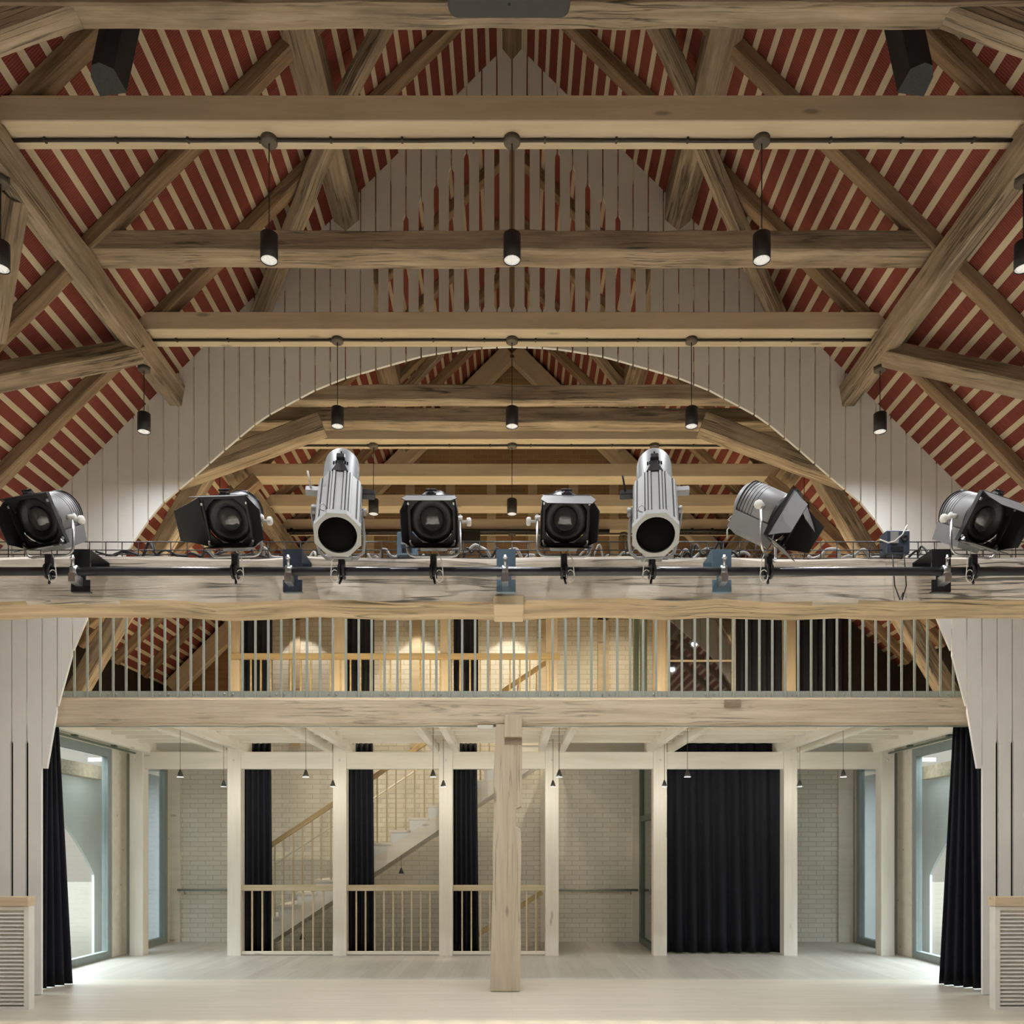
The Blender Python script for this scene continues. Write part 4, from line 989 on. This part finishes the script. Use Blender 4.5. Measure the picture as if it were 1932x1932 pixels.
# ================================================================ CURTAINS
def curtain(name, top, bot, z1, z0, lab, amp=.035, pl=7, seed=1, parent=None, group=None):
    rr = random.Random(seed); (xa, ya), (xb, yb) = top; (xc, yc_), (xd, yd) = bot; nu = pl*10; nv = 14; vs = []; fs = []
    ph = [rr.uniform(-.5, .5) for _ in range(pl+2)]; am = [rr.uniform(.65, 1.15) for _ in range(pl+2)]
    for j in range(nv+1):
        v = j/nv; z = z1 + (z0-z1)*v; flare = v
        for i in range(nu+1):
            u = i/nu
            x = (xa+(xb-xa)*u)*(1-flare) + (xc+(xd-xc)*u)*flare; y = (ya+(yb-ya)*u)*(1-flare) + (yc_+(yd-yc_)*u)*flare
            dx, dy = xd-xc, yd-yc_; L_ = math.hypot(dx, dy); nx_, ny_ = -dy/L_, dx/L_
            k = int(u*pl); a = am[k]*(1-(u*pl-k)) + am[k+1]*(u*pl-k); f_ = ph[k]*(1-(u*pl-k)) + ph[k+1]*(u*pl-k)
            w_ = math.sin(u*pl*2*PI + f_*(.4+.6*v)); w_ = math.copysign(abs(w_)**.75, w_)
            o_ = amp*a*w_*(.55+.45*v)
            vs.append((x + nx_*o_, y + ny_*o_, z))
    n_ = nu+1
    for j in range(nv):
        for i in range(nu): fs.append([j*n_+i, j*n_+i+1, (j+1)*n_+i+1, (j+1)*n_+i])
    mb = MB(); mb.add(vs, fs, 0, True); ob = mb.build(name, M['curtain'])
    md = ob.modifiers.new('thick', 'SOLIDIFY'); md.thickness = .008; md.offset = 0
    tag(ob, lab, 'curtain', group); return ob
CG = 'dark stairwell curtains'
for i, (pa, pb, w_) in enumerate(((457,515,'left'), (654,707,'middle'), (854,903,'right'))):
    x0, x1 = XX(pa, 13.2), XX(pb, 13.2)
    curtain('curtain', ((x0,13.2),(x1-.03,13.2)), ((x0,13.2),(x1,13.2)), 3.27, .03, 'narrow dark curtain behind the guard rail, %s one of the three below the gallery' % w_, .035, 5, 3+i, group=CG)
    x0, x1 = XX(pa+2, 13.16), XX(pb-1, 13.16)
    curtain('curtain', ((x0,13.16),(x1,13.16)), ((x0,13.16),(x1,13.16)), 5.4, 3.44, 'black curtain up on the gallery, %s one of the three' % w_, .03, 4, 13+i, group='black gallery curtains')
curtain('curtain', ((XX(1259,13.18),13.18),(XX(1475,13.18),13.18)), ((XX(1258,13.18),13.18),(XX(1480,13.18),13.18)), 3.27, .02, 'wide dark curtain drawn closed between two posts', .065, 8, 31)
curtain('curtain', ((3.46,13.1),(4.17,13.1)), ((3.46,13.1),(4.17,13.1)), 5.4, 3.44, 'black curtain on the gallery right of the dark window', .03, 6, 41, group='black gallery curtains')
curtain('curtain', ((4.36,13.14),(5.12,13.14)), ((4.36,13.14),(5.12,13.14)), 5.38, 3.44, 'black curtain at the right end of the gallery', .03, 6, 43, group='black gallery curtains')
curtain('curtain', ((-5.36,9.62),(-5.33,9.95)), ((-5.52,9.62),(-5.30,10.2)), 3.06, .01, 'dark curtain gathered at the left window beside the white screen', .05, 5, 51)
curtain('curtain', ((5.36,9.62),(5.18,9.95)), ((5.52,9.62),(5.12,10.15)), 3.06, .01, 'dark curtain gathered at the right window beside the white screen', .05, 6, 53)

# ================================================================ CONE PENDANTS UNDER THE GALLERY
near = [(340,'far left'),(577,'second from left'),(817,'third from left'),(1055,'third from right'),(1297,'second from right'),(1591,'far right')]
cone = None
def cone_pend(loc, top, lab):
    r_ = thing('cone_pendant', lab, 'pendant lamp', loc, 'small cone pendants')
    mb = MB(); mb.M = Matrix.Translation(loc); mb.lathe([(.006,.095),(.012,.09),(.043,.0),(.039,.002),(.010,.07)], (0,0,0), (0,0,1), 20); mb.build('shade', M['coneshade'], r_)
    mb = MB(); mb.M = Matrix.Translation(loc); mb.tube([(0,0,.09),(0,0,top-loc[2])], .003, 5); mb.build('cable', M['rubber'], r_)
    mb = MB(); mb.M = Matrix.Translation(loc); mb.lathe([(.016,.03),(.022,.018),(.0001,.012)], (0,0,0), (0,0,1), 12); mb.build('bulb', M['glow'], r_)
    return r_
M['coneshade'] = plain('grey_cone', (.07,.07,.065), .5, 0, .4, .1)
for Y, row, zt in ((10.6, 'front', 3.3), (12.2, 'rear', 3.3)):
    for px, nm in near:
        x = XX(px, 10.6); loc = (x, Y, 2.52)
        cone_pend(loc, zt, 'small cone pendant under the gallery, %s one of the %s row' % (nm, row))
        l = bpy.data.lights.new('cone_bulb', 'POINT'); l.energy = CONE_W; l.color = (1, .97, .90); l.shadow_soft_size = .03
        lo = bpy.data.objects.new('cone_bulb', l); COL.objects.link(lo); lo.location = (x, Y, 2.49)
def stair_z(x): return SZ + slope*(x-SX) - .20
x = XX(757,13.8); x2 = XX(570,13.8)
cone_pend((x, 13.8, ZZ(1648,13.8)), stair_z(x), 'small cone pendant hanging under the stair flight'); cone_pend((x2, 13.8, ZZ(1772,13.8)), stair_z(x2), 'small cone pendant low under the stair, left bay')
# wall washers over the stair on the gallery
for px in (560, 785, 960):
    x = XX(px, 14.45); spot('wall_washer', (x, 14.42, 5.95), 85, 74, .2, (1, .92, .78), .03)

# ================================================================ RADIATOR COVERS
def radiator(s, nm):
    x0, x1 = sorted((s*4.86, s*6.4)); y0, y1 = 8.53, 8.63
    r_ = thing('radiator_cover', 'white louvred radiator cover with wooden top at the lower %s edge' % nm, 'radiator cover', (s*5.6, 8.58, 0))
    timber('top_board', (x0-.01, 8.58, 1.09), (x1, 8.58, 1.09), y1-y0+.04, .095, M['new'], parent=r_, ch=.004)
    mb = MB(); e0 = s*4.86
    a, b_ = sorted((e0, e0+s*.05)); c0, c1 = sorted((e0+s*.05, s*6.4)); mb.box(a, b_, y0, y1, 0, 1.04); mb.box(c0, c1, y0+.06, y1-.004, 0, 1.035); mb.box(c0, c1, y0+.002, y0+.058, 1.0, 1.038); mb.box(c0, c1, y0+.002, y0+.058, 0, .03)
    mb.build('case', M['white'], r_)
    mb = MB(); a, b_ = sorted((e0+s*.05, s*6.4))
    for i in range(24):
        z = .05 + .0395*i; mb.add([(a,y0+.005,z),(b_,y0+.005,z),(b_,y0+.05,z+.036),(a,y0+.05,z+.036),(a,y0+.005,z+.004),(b_,y0+.005,z+.004),(b_,y0+.05,z+.040),(a,y0+.05,z+.040)],
                                  [(0,1,2,3),(4,7,6,5),(0,4,5,1),(1,5,6,2),(2,6,7,3),(3,7,4,0)])
    mb.build('louvre_grille', M['white'], r_)
radiator(-1, 'left'); radiator(1, 'right')
